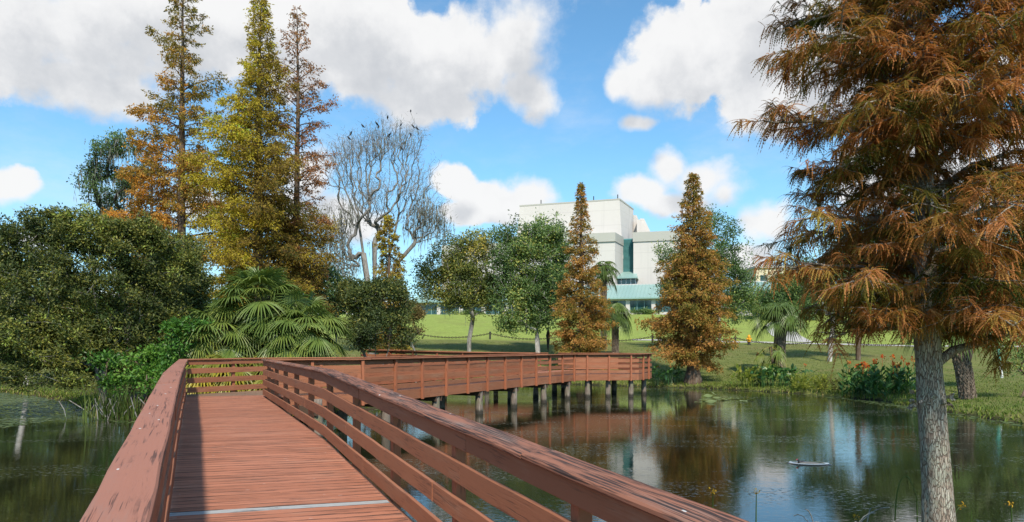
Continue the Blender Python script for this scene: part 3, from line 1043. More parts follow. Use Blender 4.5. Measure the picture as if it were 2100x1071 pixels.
    fin(mb, 'stage_tower', M['stucco'])
    mb = MB()
    Vt = np.array(V[4:]); c = Vt.mean(0)
    ring = np.array([c + (v - c) * 1.006 for v in Vt])
    mb.hexa(np.concatenate([ring + (0, 0, 0.003), ring + (0, 0, 0.28)]))
    fin(mb, 'coping', M['stucco_side'])
    for q in (0.22, 0.75, 0.985):
        p = np.array(V[4]) * (1 - q) + np.array(V[5]) * q
        mb = MB(); mb.tube([p + (0, 0.3, 0.25), p + (0, 0.3, 1.1)], 0.1, 6); fin(mb, 'roof_vent', M['dark_metal'])
    # sloping fins right of the tower
    for (p0, p1, y0, y1, bb) in ((1299, 1318, 441, 480, bt + 10), (1306, 1328, 450, 481, bt + 8), (1313, 1336, 448, 481, bt + 12)):
        s0, s1 = a_of(p0, bb), a_of(p1, bb)
        z0_, z1_ = z_of(y1, s0, bb), z_of(y0, s0, bb)
        mb = MB()
        def q(a, b, z):
            p = bxy(a, b); return (p[0], p[1], z)
        mb.hexa(np.array([q(s0, bb, z0_), q(s1, bb, z0_), q(s1, bb + 4, z0_), q(s0, bb + 4, z0_), q(s0, bb, z1_), q(s0 + (s1 - s0) * 0.35, bb, z1_ - .1), q(s0 + (s1 - s0) * 0.35, bb + 4, z1_ - .1), q(s0, bb + 4, z1_)]))
        fin(mb, 'roof_fin', M['stucco'])
    # foundation planting is its own thing, see below

build_building()

def build_beige():
    c = px_at(1592, 640, 165.0)
    root = thing('beige_building', 'cream walled building glimpsed between the oak and the big rust cypress', 'building', (c[0], c[1], 7.5))
    mb = MB(); mb.box((0, 0, 6.7), (14, 12, 14.0)); mb.build('wall', M['beige'], root)
    mb = MB(); mb.box((0, 0, 13.85), (14.8, 12.8, 0.5)); mb.build('roof', M['stucco_side'], root)
    for i in range(4):
        for j in range(3):
            w = MB(); w.box((-5.2 + 3.5 * i, -6.02, 2.5 + 4.2 * j), (1.7, 0.1, 2.1)); w.build('window', M['glass'], root)
build_beige()

def strip_on_ground(name, pts, width, m, lift=0.03, n=120):
    P, s, tot = resample([(x, y, 0) for x, y in pts], 0.8)
    d = unit(np.gradient(P[:, :2], axis=0)); nr = np.stack([d[:, 1], -d[:, 0]], -1)
    rows = []
    for k in np.linspace(-0.5, 0.5, 5):
        q = P[:, :2] + nr * width * k
        rows.append(np.c_[q, ground_z(q[:, 0], q[:, 1]) + lift])
    V = np.stack(rows, 1).reshape(-1, 3)
    i = np.arange(len(P) - 1)[:, None] * 5; j = np.arange(4)[None, :]
    F = np.stack([i + j, i + j + 1, i + 5 + j + 1, i + 5 + j], -1).reshape(-1, 4)
    mb = MB(); mb.add(V, F)
    return tag(mb.build(name, m, smooth=True), kind='structure')

strip_on_ground('path', [(14, 79.2), (22, 78.6), (32, 77.4), (44, 76.0), (60, 75), (90, 74)], 1.6, M['concrete'])
strip_on_ground('driveway', [(33.2, 79.5), (34.5, 86), (37, 95), (42, 104)], 3.6, M['concrete'], 0.035)

# chain fence
def build_chain_fence():
    rng = np.random.default_rng(5)
    xs = [690, 840, 1005, 1170, 1338, 1508, 1698, 1895, 2110]
    base = []
    for px in xs:
        Y = 77.5 - (px - 1005) * 0.0042
        X = (px - 1050) / FPX * Y
        base.append(np.array([X, Y, gz(X, Y)]))
    root = thing('chain_fence', 'rusty chain slung between short dark posts along the lawn', 'fence', base[0])
    inv = np.array(base[0])
    pm = MB()
    pm.lathe((0, 0, 0), [(0.10, -0.3), (0.10, 0.74), (0.115, 0.75), (0.115, 0.82), (0.06, 0.88), (0, 0.89)], 8)
    first = pm.build('post', M['dark_metal'], root)
    first.location = (0, 0, 0)
    for b in base[1:]:
        o = first.copy(); COL.objects.link(o); o.parent = root; o.location = tuple(b - inv)
    ang = np.arange(8) * pi / 4
    for a, b in zip(base[:-1], base[1:]):
        mb = MB()
        n = int(np.linalg.norm(b - a) / 0.2)
        sag = 0.5 + rng.random() * 0.12
        for i in range(n):
            t0, t1 = i / n, (i + 1) / n
            f = lambda t: a + (b - a) * t + np.array([0, 0, 0.68 - sag * 4 * t * (1 - t)]) - inv
            p, q = f(t0), f(t1)
            d = unit(q - p)
            side = unit(np.cross(d, (0, 0, 1))) if i % 2 else unit(np.cross(d, np.cross(d, (0, 0, 1))))
            c = (p + q) / 2
            ring = c + d[None] * 0.145 * np.cos(ang)[:, None] + side[None] * 0.075 * np.sin(ang)[:, None]
            loop = np.vstack([ring, ring[:2]])
            mb.tube(loop, 0.028, 4, rng.random(), False)
        mb.build('chain', M['rust_chain'], root)
build_chain_fence()

def build_hydrant():
    X, Y = (1536 - 1050) / FPX * 74.5, 74.5
    z = gz(X, Y)
    m = simple('hydrant_yellow', (0.75, 0.36, 0.02), 0.45, 0.1)
    r = thing('fire_hydrant', 'yellow orange fire hydrant on a dark foot beside the chain fence', 'hydrant', (X, Y, z))
    mb = MB(); mb.lathe((0, 0, 0), [(0.2, -0.1), (0.2, 0.06), (0.16, 0.07), (0.15, 0.28), (0.2, 0.29), (0.2, 0.33)], 14); mb.build('foot', M['dark_metal'], r)
    mb = MB(); mb.lathe((0, 0, 0), [(0.2, 0.331), (0.2, 0.37), (0.155, 0.38), (0.15, 0.85), (0.19, 0.86), (0.19, 0.91), (0.16, 0.97), (0.09, 1.05), (0.05, 1.07), (0.05, 1.13), (0, 1.13)], 16); mb.build('body', m, r)
    for a in (0, pi):
        mb = MB(); d = np.array([cos(a), sin(a), 0]); mb.tube([d * 0.1 + (0, 0, .66), d * 0.24 + (0, 0, .66), d * 0.245 + (0, 0, .66), d * 0.28 + (0, 0, .66)], [0.075, 0.075, 0.095, 0.09], 10)
        mb.build('nozzle', m, r)
    mb = MB(); mb.tube([(0, -0.1, .6), (0, -0.26, .6), (0, -0.265, .6), (0, -0.3, .6)], [0.1, 0.1, 0.12, 0.11], 10); mb.build('front_nozzle', m, r)
build_hydrant()

def build_marker():
    X, Y = (2050 - 1050) / FPX * 39.0, 39.0
    z = gz(X, Y)
    m, t, p = mat('flaking_teal_paint')
    tc = t.node('ShaderNodeTexCoord')
    zz = t.sep(tc.outputs['Object'])[2]
    n = t.noise(tc.outputs['Object'], 7.0, 5.0, 0.7)
    f = t.sstep(t.math('ADD', zz, t.math('MULTIPLY', t.math('SUBTRACT', n, 0.5), 2.4)), 0.7, 1.1)
    t.l.new(t.mix(f, (0.72, 0.74, 0.72), (0.03, 0.30, 0.24)), p.inputs['Base Color'])
    r = thing('marker_post', 'slim round post, teal above and flaking to white below, standing in the grass', 'post', (X, Y, z))
    mb = MB(); mb.tube([(0.16, 0, -0.2), (0.0, 0, 1.0), (-0.12, 0, 1.92)], 0.075, 12); mb.build('shaft', m, r, smooth=True)
    mb = MB(); mb.lathe((-0.12, 0, 1.915), [(0.085, 0), (0.085, 0.05), (0.05, 0.09), (0, 0.095)], 12); mb.build('cap', m, r)
build_marker()

# ------------------------------------------------------------------ vegetation
M['bark_cypress'] = bark('cypress_bark', (0.05, 0.036, 0.028), (0.38, 0.295, 0.235), (0.33, 0.37, 0.30), 0.6, 15.0, 0.16, 1.0, 0.035, 11.0)
def m_plate_bark():
    m, t, p = mat('plate_bark')
    tc = t.node('ShaderNodeTexCoord')
    wv = t.noise(tc.outputs['Object'], 6.0, 4.0, 0.6, 0.0, 1)
    v = t.vmath('ADD', t.vmath('MULTIPLY', tc.outputs['Object'], (46, 46, 9)), t.vmath('MULTIPLY', wv, (2.2, 2.2, 2.2)))
    ve = t.node('ShaderNodeTexVoronoi', feature='DISTANCE_TO_EDGE')
    vc = t.node('ShaderNodeTexVoronoi', feature='F1')
    for q in (ve, vc):
        t.put(q.inputs['Vector'], v); q.inputs['Scale'].default_value = 1.0
    cell = t.sep(vc.outputs['Color'])
    base = t.ramp(cell[0], [(0.0, (0.34, 0.26, 0.21)), (0.35, (0.46, 0.37, 0.30)), (0.65, (0.5, 0.47, 0.40)), (1.0, (0.6, 0.54, 0.46))])
    ln = t.noise(tc.outputs['Object'], 4.5, 8.0, 0.72)
    base = t.mix(t.math('MULTIPLY', t.sstep(ln, 0.46, 0.6), 0.55), base, (0.40, 0.44, 0.35))
    fine = t.noise(v, 2.5, 6.0, 0.7)
    base = t.mix(t.sstep(fine, 0.35, 0.7), t.mix(0.3, base, (0.12, 0.09, 0.075)), base)
    crack = t.sstep(t.math('ADD', ve.outputs['Distance'], t.math('MULTIPLY', t.math('SUBTRACT', fine, 0.5), 0.2)), 0.0, 0.12)
    c = t.mix(crack, (0.24, 0.185, 0.15), base)
    t.l.new(c, p.inputs['Base Color'])
    p.inputs['Roughness'].default_value = 0.92
    p.inputs['Specular IOR Level'].default_value = 0.1
    t.l.new(t.bump(t.math('ADD', crack, t.math('MULTIPLY', fine, 0.6)), 1.0, 0.02), p.inputs['Normal'])
    return m
M['bark_plate'] = m_plate_bark()
M['bark_brown'] = bark('brown_bark', (0.055, 0.038, 0.028), (0.17, 0.115, 0.08), (0.22, 0.2, 0.17), 0.4)
M['bark_grey'] = bark('grey_bark', (0.10, 0.09, 0.08), (0.33, 0.31, 0.285), (0.42, 0.43, 0.40), 0.5)
M['bark_ash'] = bark('ash_grey_bark', (0.09, 0.082, 0.074), (0.27, 0.25, 0.225), (0.3, 0.31, 0.29), 0.5)
M['bark_pale'] = bark('pale_bark', (0.22, 0.2, 0.18), (0.55, 0.52, 0.48), (0.6, 0.6, 0.57), 0.5)
M['bark_dark'] = bark('dark_bark', (0.035, 0.03, 0.026), (0.12, 0.1, 0.085), (0.18, 0.17, 0.15), 0.3)
M['rust_near'] = foliage('rust_fronds', [(0.0, (0.0588, 0.0765, 0.015)), (0.2, (0.1428, 0.135, 0.0225)), (0.4, (0.252, 0.153, 0.0315)), (0.6, (0.3948, 0.162, 0.0465)), (0.8, (0.5208, 0.225, 0.09)), (0.93, (0.42, 0.324, 0.06)), (1.0, (0.2856, 0.396, 0.045))], 0.45, 0.6, 0.12, 0.8, 0.35)
M['rust_far'] = foliage('rust_needles', [(0.0, (0.0897, 0.1046, 0.0229)), (0.25, (0.2242, 0.1943, 0.0372)), (0.5, (0.4036, 0.2317, 0.0572)), (0.75, (0.5382, 0.2467, 0.0786)), (1.0, (0.5681, 0.4036, 0.0858))], 0.35, 0.6, 0.12, 0.7, 0.55)
M['gold'] = foliage('gold_needles', [(0.0, (0.083, 0.0975, 0.0236)), (0.25, (0.237, 0.1561, 0.0394)), (0.45, (0.32, 0.234, 0.0394)), (0.65, (0.4502, 0.3641, 0.0394)), (0.88, (0.5925, 0.4941, 0.0473)), (1.0, (0.3555, 0.4681, 0.063))], 0.38, 0.6, 0.12, 0.4, 0.3)
M['redbrown'] = foliage('redbrown_needles', [(0.0, (0.1056, 0.074, 0.038)), (0.4, (0.3169, 0.1479, 0.0634)), (0.75, (0.4436, 0.2113, 0.0845)), (1.0, (0.3591, 0.3169, 0.0845))], 0.35, 0.6, 0.12, 0.5, 0.3)
M['olive_rust'] = foliage('olive_rust_needles', [(0.0, (0.1161, 0.1161, 0.0324)), (0.35, (0.3016, 0.2438, 0.0557)), (0.6, (0.5105, 0.2669, 0.0579)), (0.85, (0.6962, 0.3364, 0.0579)), (1.0, (0.5105, 0.4408, 0.0696))], 0.35, 0.6, 0.12, 0.25, 0.25)
M['oak'] = foliage('oak_leaves', [(0.0, (0.0539, 0.098, 0.0344)), (0.5, (0.1225, 0.2082, 0.0637)), (0.85, (0.2451, 0.3431, 0.098)), (1.0, (0.4656, 0.4656, 0.1225))], 0.3, 0.5, 0.3, 0.4, 0.25)
M['oak_yellow'] = foliage('yellowing_oak_leaves', [(0.0, (0.071, 0.1014, 0.0283)), (0.45, (0.1724, 0.2129, 0.0528)), (0.75, (0.3448, 0.3448, 0.0811)), (1.0, (0.649, 0.507, 0.1217))], 0.32, 0.5, 0.3, 0.35, 0.35)
M['myrtle'] = foliage('myrtle_leaves', [(0.0, (0.0321, 0.0509, 0.0175)), (0.4, (0.0762, 0.104, 0.0262)), (0.7, (0.1504, 0.1619, 0.035)), (0.9, (0.2607, 0.2429, 0.0437)), (1.0, (0.2806, 0.347, 0.0655))], 0.25, 0.5, 0.3, 0.5, 0.35)
M['dark_shrub'] = foliage('dark_shrub_leaves', [(0.0, (0.0292, 0.0486, 0.017)), (0.5, (0.0778, 0.1093, 0.0292)), (0.85, (0.1702, 0.1823, 0.0389)), (1.0, (0.2674, 0.243, 0.0607))], 0.22, 0.5, 0.3, 0.6, 0.3)
M['brown_shrub'] = foliage('brown_shrub_leaves', [(0.0, (0.0624, 0.0546, 0.0234)), (0.5, (0.1638, 0.1404, 0.0468)), (1.0, (0.312, 0.234, 0.0936))], 0.3, 0.6, 0.15)
M['bright_shrub'] = foliage('bright_shrub_leaves', [(0.0, (0.0344, 0.0924, 0.0158)), (0.5, (0.0825, 0.2112, 0.029)), (1.0, (0.22, 0.3828, 0.066))], 0.35, 0.4, 0.4)
M['twigs'] = foliage('fine_grey_twigs', [(0.0, (0.17, 0.15, 0.13)), (0.6, (0.3, 0.275, 0.24)), (0.9, (0.36, 0.34, 0.3)), (1.0, (0.14, 0.2, 0.06))], 0.05, 0.95, 0.05)
M['moss'] = foliage('spanish_moss', [(0.0, (0.10, 0.105, 0.085)), (0.5, (0.19, 0.195, 0.165)), (1.0, (0.29, 0.3, 0.26))], 0.25, 0.95, 0.05)
M['palm'] = foliage('palm_fronds', [(0.0, (0.05, 0.095, 0.022)), (0.5, (0.14, 0.205, 0.045)), (0.8, (0.27, 0.31, 0.06)), (1.0, (0.5, 0.4, 0.06))], 0.25, 0.4, 0.45, 0.8, 0.12)
M['palm_yellow'] = foliage('yellowing_palm_fronds', [(0.0, (0.072, 0.12, 0.024)), (0.5, (0.192, 0.204, 0.03)), (0.8, (0.384, 0.324, 0.036)), (1.0, (0.48, 0.36, 0.072))], 0.28, 0.4, 0.4, 0.8, 0.2)
M['reed'] = foliage('reed_blades', [(0.0, (0.05, 0.045, 0.02)), (0.4, (0.06, 0.11, 0.02)), (0.75, (0.15, 0.19, 0.04)), (1.0, (0.34, 0.27, 0.12))], 0.25, 0.5, 0.3)
M['canna'] = foliage('canna_leaves', [(0.0, (0.0216, 0.0648, 0.0202)), (0.5, (0.0576, 0.1512, 0.0374)), (0.85, (0.1584, 0.288, 0.0504)), (1.0, (0.4032, 0.3456, 0.1296))], 0.3, 0.35, 0.4)
M['fern'] = foliage('fern_fronds', [(0.0, (0.084, 0.144, 0.024)), (0.5, (0.24, 0.288, 0.036)), (1.0, (0.48, 0.432, 0.084))], 0.35, 0.5, 0.25)
M['grass_blades'] = foliage('bank_grass_blades', [(0.0, (0.0621, 0.1104, 0.0193)), (0.5, (0.138, 0.2001, 0.0345)), (0.85, (0.2346, 0.276, 0.0483)), (1.0, (0.414, 0.3312, 0.138))], 0.3, 0.6, 0.15)
M['weed'] = foliage('duckweed_leaves', [(0.0, (0.05, 0.085, 0.03)), (0.6, (0.11, 0.16, 0.05)), (1.0, (0.2, 0.24, 0.1))], 0.1, 0.5, 0.3)
M['orange_petal'] = foliage('orange_petals', [(0.0, (0.44, 0.05, 0.016)), (0.6, (0.6, 0.13, 0.024)), (1.0, (0.64, 0.28, 0.032))], 0.35, 0.5, 0.2)
M['yellow_petal'] = foliage('yellow_petals', [(0.0, (0.5, 0.27, 0.02)), (1.0, (0.7, 0.45, 0.03))], 0.35, 0.5, 0.2)
M['boots'] = bark('palm_boots', (0.06, 0.045, 0.035), (0.33, 0.26, 0.2), None, 0, 4.0, 0.6, 0.8)


def chains_to_tubes(mb, chains, tint=0.5):
    for pts, rad in chains:
        big = rad.max()
        mb.tube(pts, rad, 10 if big > 0.12 else 7 if big > 0.05 else 5 if big > 0.02 else 3, tint, big > 0.03)

class Skeleton:
    """a branching skeleton grown towards target points"""
    def __init__(s, trunks):
        s.P = []; s.par = []
        for tr in trunks:
            prev = -1
            if len(s.P) and np.linalg.norm(np.asarray(tr[0]) - s.P[0]) < 1e-6:
                prev = 0; tr = tr[1:]
            for p in tr:
                s.P.append(np.asarray(p, float)); s.par.append(prev); prev = len(s.P) - 1
        s.tips = []

    def grow(s, targets, rng, seg=0.5, wig=0.10, rise=0.25, lo=0, back=1.0):
        T = np.asarray(targets, float)
        root = s.P[0]
        cap = len(s.P) + len(T) * 40
        buf = np.full((cap, 3), 1e6); buf[:len(s.P)] = np.array(s.P)
        order = np.argsort(np.linalg.norm(T - s.P[min(len(s.P) - 1, 2)], axis=1) + rng.random(len(T)) * 0.5)
        for k in order:
            t = T[k]
            A = buf[:len(s.P)]
            d = np.linalg.norm(A - t, axis=1)
            dr = np.linalg.norm(A - root, axis=1)
            cost = d + back * np.maximum(0, dr - np.linalg.norm(t - root) * 0.96) + 0.25 * np.maximum(0, A[:, 2] - t[2] + 0.3 * d)
            cost[:lo] += 1e3
            j = int(np.argmin(cost))
            p0 = A[j].copy()
            L = d[j]
            n = max(2, int(L / seg))
            pj = s.par[j]
            d0 = unit(p0 - A[pj]) if pj >= 0 else np.array([0, 0, 1.0])
            ctrl = p0 + (unit(t - p0) * 0.55 + d0 * 0.35 + np.array([0, 0, rise])) * L * 0.45
            prev = j
            for i in range(1, n + 1):
                f = i / n
                q = p0 * (1 - f) ** 2 + ctrl * 2 * f * (1 - f) + t * f * f
                if i < n:
                    q = q + rng.normal(size=3) * wig * L / n
                buf[len(s.P)] = q
                s.P.append(q); s.par.append(prev); prev = len(s.P) - 1
            s.tips.append(prev)

    def chains(s, r_tip=0.01, e=2.3, r_max=None):
        n = len(s.P)
        acc = np.zeros(n)
        kids = [[] for _ in range(n)]
        for i, p in enumerate(s.par):
            if p >= 0:
                kids[p].append(i)
        for i in range(n - 1, -1, -1):
            if not kids[i]:
                acc[i] = r_tip ** e
            if s.par[i] >= 0:
                acc[s.par[i]] += acc[i] * 1.0
        rad = acc ** (1 / e)
        if r_max:
            k = r_max / rad[0]
            rad = rad * np.clip(k + (1 - k) * (1 - rad / rad[0]), min(k, 1), max(k, 1))
        P = np.array(s.P)
        out = []
        starts = [(i, None) for i, p in enumerate(s.par) if p < 0]
        while starts:
            i, frm = starts.pop()
            pts = []; rr = []
            if frm is not None:
                pts.append(P[frm]); rr.append(min(rad[i] * 1.15, rad[frm]))
            while True:
                pts.append(P[i]); rr.append(rad[i])
                if not kids[i]:
                    break
                ks = sorted(kids[i], key=lambda q: -rad[q])
                for q in ks[1:]:
                    starts.append((q, i))
                i = ks[0]
            if len(pts) > 1:
                out.append((np.array(pts), np.array(rr)))
        s.rad = rad
        return out

def in_blobs(rng, blobs, n, shell=0.5, clump=0):
    """points in a union of ellipsoids (cx, cy, cz, rx, ry, rz)"""
    B = np.array(blobs, float)
    w = B[:, 3] * B[:, 4] * B[:, 5]
    w = w ** 0.75
    k = rng.choice(len(B), n, p=w / w.sum())
    d = unit(rng.normal(size=(n, 3)))
    r = rng.random(n) ** shell
    r = np.where(rng.random(n) < 0.14, r * (1.1 + 0.35 * rng.random(n)), r)
    Q = B[k, :3] + d * r[:, None] * B[k, 3:]
    if clump:
        f = sum(np.sin(Q @ (unit(rng.normal(size=3)) * 2 * pi / (clump * (0.6 + 0.9 * rng.random()))) + rng.random() * 6) for _ in range(6)) / 2.2
        Q = Q[f > -0.05 + 0.4 * rng.random(n)]
    return Q

def scatter_leaves(mb, rng, centers, n_each, rad, L, W, tint, tint_var=0.18, clump_var=0.15, down=0.0, flat=0.25, squash=0.7):
    N = len(centers) * n_each
    idx = np.repeat(np.arange(len(centers)), n_each)
    rr = np.broadcast_to(rad, len(centers))[idx]
    off = rng.normal(size=(N, 3)) * rr[:, None] * 0.55
    off[:, 2] *= squash
    P = np.asarray(centers)[idx] + off
    A = rng.normal(size=(N, 3)) + unit(off) * 0.8 - np.array([0, 0, down])
    cc = np.asarray(centers)
    drift = sum(np.sin(cc @ (unit(rng.normal(size=3)) * (0.8 + 1.6 * rng.random())) + rng.random() * 6) for _ in range(5)) / 2.4 * 0.2
    tt = drift[idx] + np.broadcast_to(tint, len(centers))[idx] + (rng.normal(size=len(centers)) * clump_var)[idx] + rng.normal(size=N) * tint_var
    mb.leaves(P, A, L * (0.7 + 0.6 * rng.random(N)), W * (0.7 + 0.6 * rng.random(N)), np.clip(tt, 0, 1), rng, 0.08, flat)

def moss_strands(mb, rng, pts, n_each=3, L=(0.4, 1.2), W=0.08, spread=0.25):
    idx = np.repeat(np.arange(len(pts)), n_each)
    N = len(idx)
    P = np.asarray(pts)[idx] + rng.normal(size=(N, 3)) * spread * np.array([1, 1, 0.3])
    ln = L[0] + (L[1] - L[0]) * rng.random(N) ** 2
    tint = rng.random(N)
    q = P
    for k in range(3):
        A = np.array([0, 0, -1.0]) + rng.normal(size=(N, 3)) * 0.12
        seg = ln * 0.42
        mb.leaves(q, A, seg * 1.2, W * (1.1 - 0.3 * k) * (0.6 + 0.8 * rng.random(N)), np.clip(tint + rng.normal(size=N) * 0.1, 0, 1), rng)
        q = q + unit(A) * seg[:, None] + rng.normal(size=(N, 3)) * 0.02
    
# ---- bald cypresses and other conical trees
def conifer(name, label, base, H, zc, prof, nb, trunk_r, m_leaf, m_bark, seed, leaf=(0.22, 0.07), per_m=46, up=0.35, droop=0.55,
            tint0=0.5, tint_h=0.0, tint_x=0.0, len_var=(0.6, 1.12), lean=(0, 0), buttress=1.8, twig_mesh=0.006, group=None, cat='tree', gap=0.0, subl=0.34, wispy=0.5, branch_r=0.016, ragged=1.0, fluff=0.09):
    rng = np.random.default_rng(seed)
    root = thing(name, label, cat, base, group)
    n = 26
    zz = np.linspace(-0.3, H, n)
    wx = np.cumsum(rng.normal(size=n)) * 0.012 * H / n * 2
    wy = np.cumsum(rng.normal(size=n)) * 0.012 * H / n * 2
    tp = np.stack([wx + lean[0] * zz, wy + lean[1] * zz, zz], -1)
    tr = trunk_r * (1 - np.clip(zz / H, 0, 1)) ** 0.8 + 0.012
    tr *= 1 + (buttress - 1) * np.exp(-np.maximum(zz, 0) / (H * 0.045 + 0.25))
    tb = MB()
    tb.tube(tp, tr, 12)
    axis = lambda z: np.array([np.interp(z, zz, tp[:, 0]), np.interp(z, zz, tp[:, 1]), z])
    TS, TE, TT = [], [], []
    ph = [(rng.integers(1, 4), rng.choice([-1, 1]) * (0.7 + 1.6 * rng.random()) * 14 / H, rng.random() * 6) for _ in range(3)]
    for i in range(nb):
        f = (i + rng.random()) / nb
        z = zc + (H - zc) * (1 - (1 - f) ** 1.15)
        R = float(np.interp(z, [p[0] for p in prof], [p[1] for p in prof]))
        az = i * 2.39996 + rng.random() * 0.9
        cl = sum(math.sin(q0 * az + q1 * z + q2) for q0, q1, q2 in ph) / 3      # clumps and gaps over the crown
        if rng.random() < gap + 0.35 * max(0.0, -cl - 0.25) * ragged * 2:
            continue
        ln = R * (len_var[0] + (len_var[1] - len_var[0]) * rng.random()) * (1 + 0.42 * ragged * cl)
        if ln < 0.08:
            ln = 0.08
        d = np.array([cos(az), sin(az), 0.0])
        hfac = (z - zc) / max(0.1, H - zc)
        u_ = up * (0.6 + 0.9 * hfac) + rng.normal() * 0.1
        t = np.linspace(0, 1, 7)
        sw = rng.normal() * 0.12
        sd = np.array([-sin(az), cos(az), 0])
        Pb = axis(z)[None] + d[None] * (ln * t)[:, None] + np.array([0, 0, 1.0])[None] * (ln * (u_ * t - droop * t * t))[:, None] + sd[None] * (ln * sw * t * t)[:, None]
        rb = min(branch_r * ln + 0.006, np.interp(z, zz, tr) * 0.6)
        tb.tube(Pb, rb * (1 - 0.85 * t) + 0.004, 5 if ln > 1 else 4, 0.5, False)
        bt = tint0 + tint_h * (hfac - 0.5) + tint_x * (d[0] * ln / max(prof, key=lambda p: p[1])[1]) + rng.normal() * 0.09
        ns = max(3, int(ln * 5.5))
        for k in range(ns):
            tt = 0.18 + 0.82 * (k + rng.random()) / ns
            p = np.array([np.interp(tt, t, Pb[:, c]) for c in range(3)])
            sgn = 1 if k % 2 else -1
            dd = unit(d * 0.75 + sd * sgn * (0.5 + 0.5 * rng.random()) + np.array([0, 0, rng.normal() * 0.42 + 0.05]))
            l2 = subl * ln * (1.12 - 0.7 * tt) * (0.6 + 0.7 * rng.random()) + 0.12
            e = p + dd * l2 - np.array([0, 0, 0.12 * l2])
            TS.append(p); TE.append(e); TT.append(bt + rng.normal() * 0.08)
        TS.append(Pb[-2]); TE.append(Pb[-1]); TT.append(bt)
    TS = np.array(TS); TE = np.array(TE); TT = np.array(TT)
    if twig_mesh:
        for a, b in zip(TS, TE):
            m_ = (a + b) / 2 + (0, 0, 0.04 * np.linalg.norm(b - a))
            tb.tube([a, m_, b], [twig_mesh * 1.3, twig_mesh, twig_mesh * 0.5], 3, 0.5, False)
    tb.build('trunk', m_bark, root, smooth=True)
    fb = MB()
    L = np.linalg.norm(TE - TS, axis=1)
    cnt = np.maximum(2, (L * per_m * (0.25 + 1.5 * rng.random(len(L)) ** 1.5)).astype(int))
    idx = np.repeat(np.arange(len(L)), cnt)
    N = len(idx)
    f = rng.random(N) ** 0.75
    dirs = unit(TE - TS)[idx]
    P = TS[idx] * (1 - f)[:, None] + TE[idx] * f[:, None] + rng.normal(size=(N, 3)) * (leaf[0] * 0.2 + fluff * np.minimum(1, L[idx] * 1.2)[:, None])
    A = dirs * 0.8 + rng.normal(size=(N, 3)) * wispy - np.array([0, 0, 0.45])
    tint = np.clip(TT[idx] + rng.normal(size=N) * 0.11, 0, 1)
    fb.leaves(P, A, leaf[0] * (0.6 + 0.8 * rng.random(N)), leaf[1] * (0.6 + 0.8 * rng.random(N)), tint, rng, 0.05, 0.15)
    fb.build('crown', m_leaf, root)
    return root, TS, TE, TT

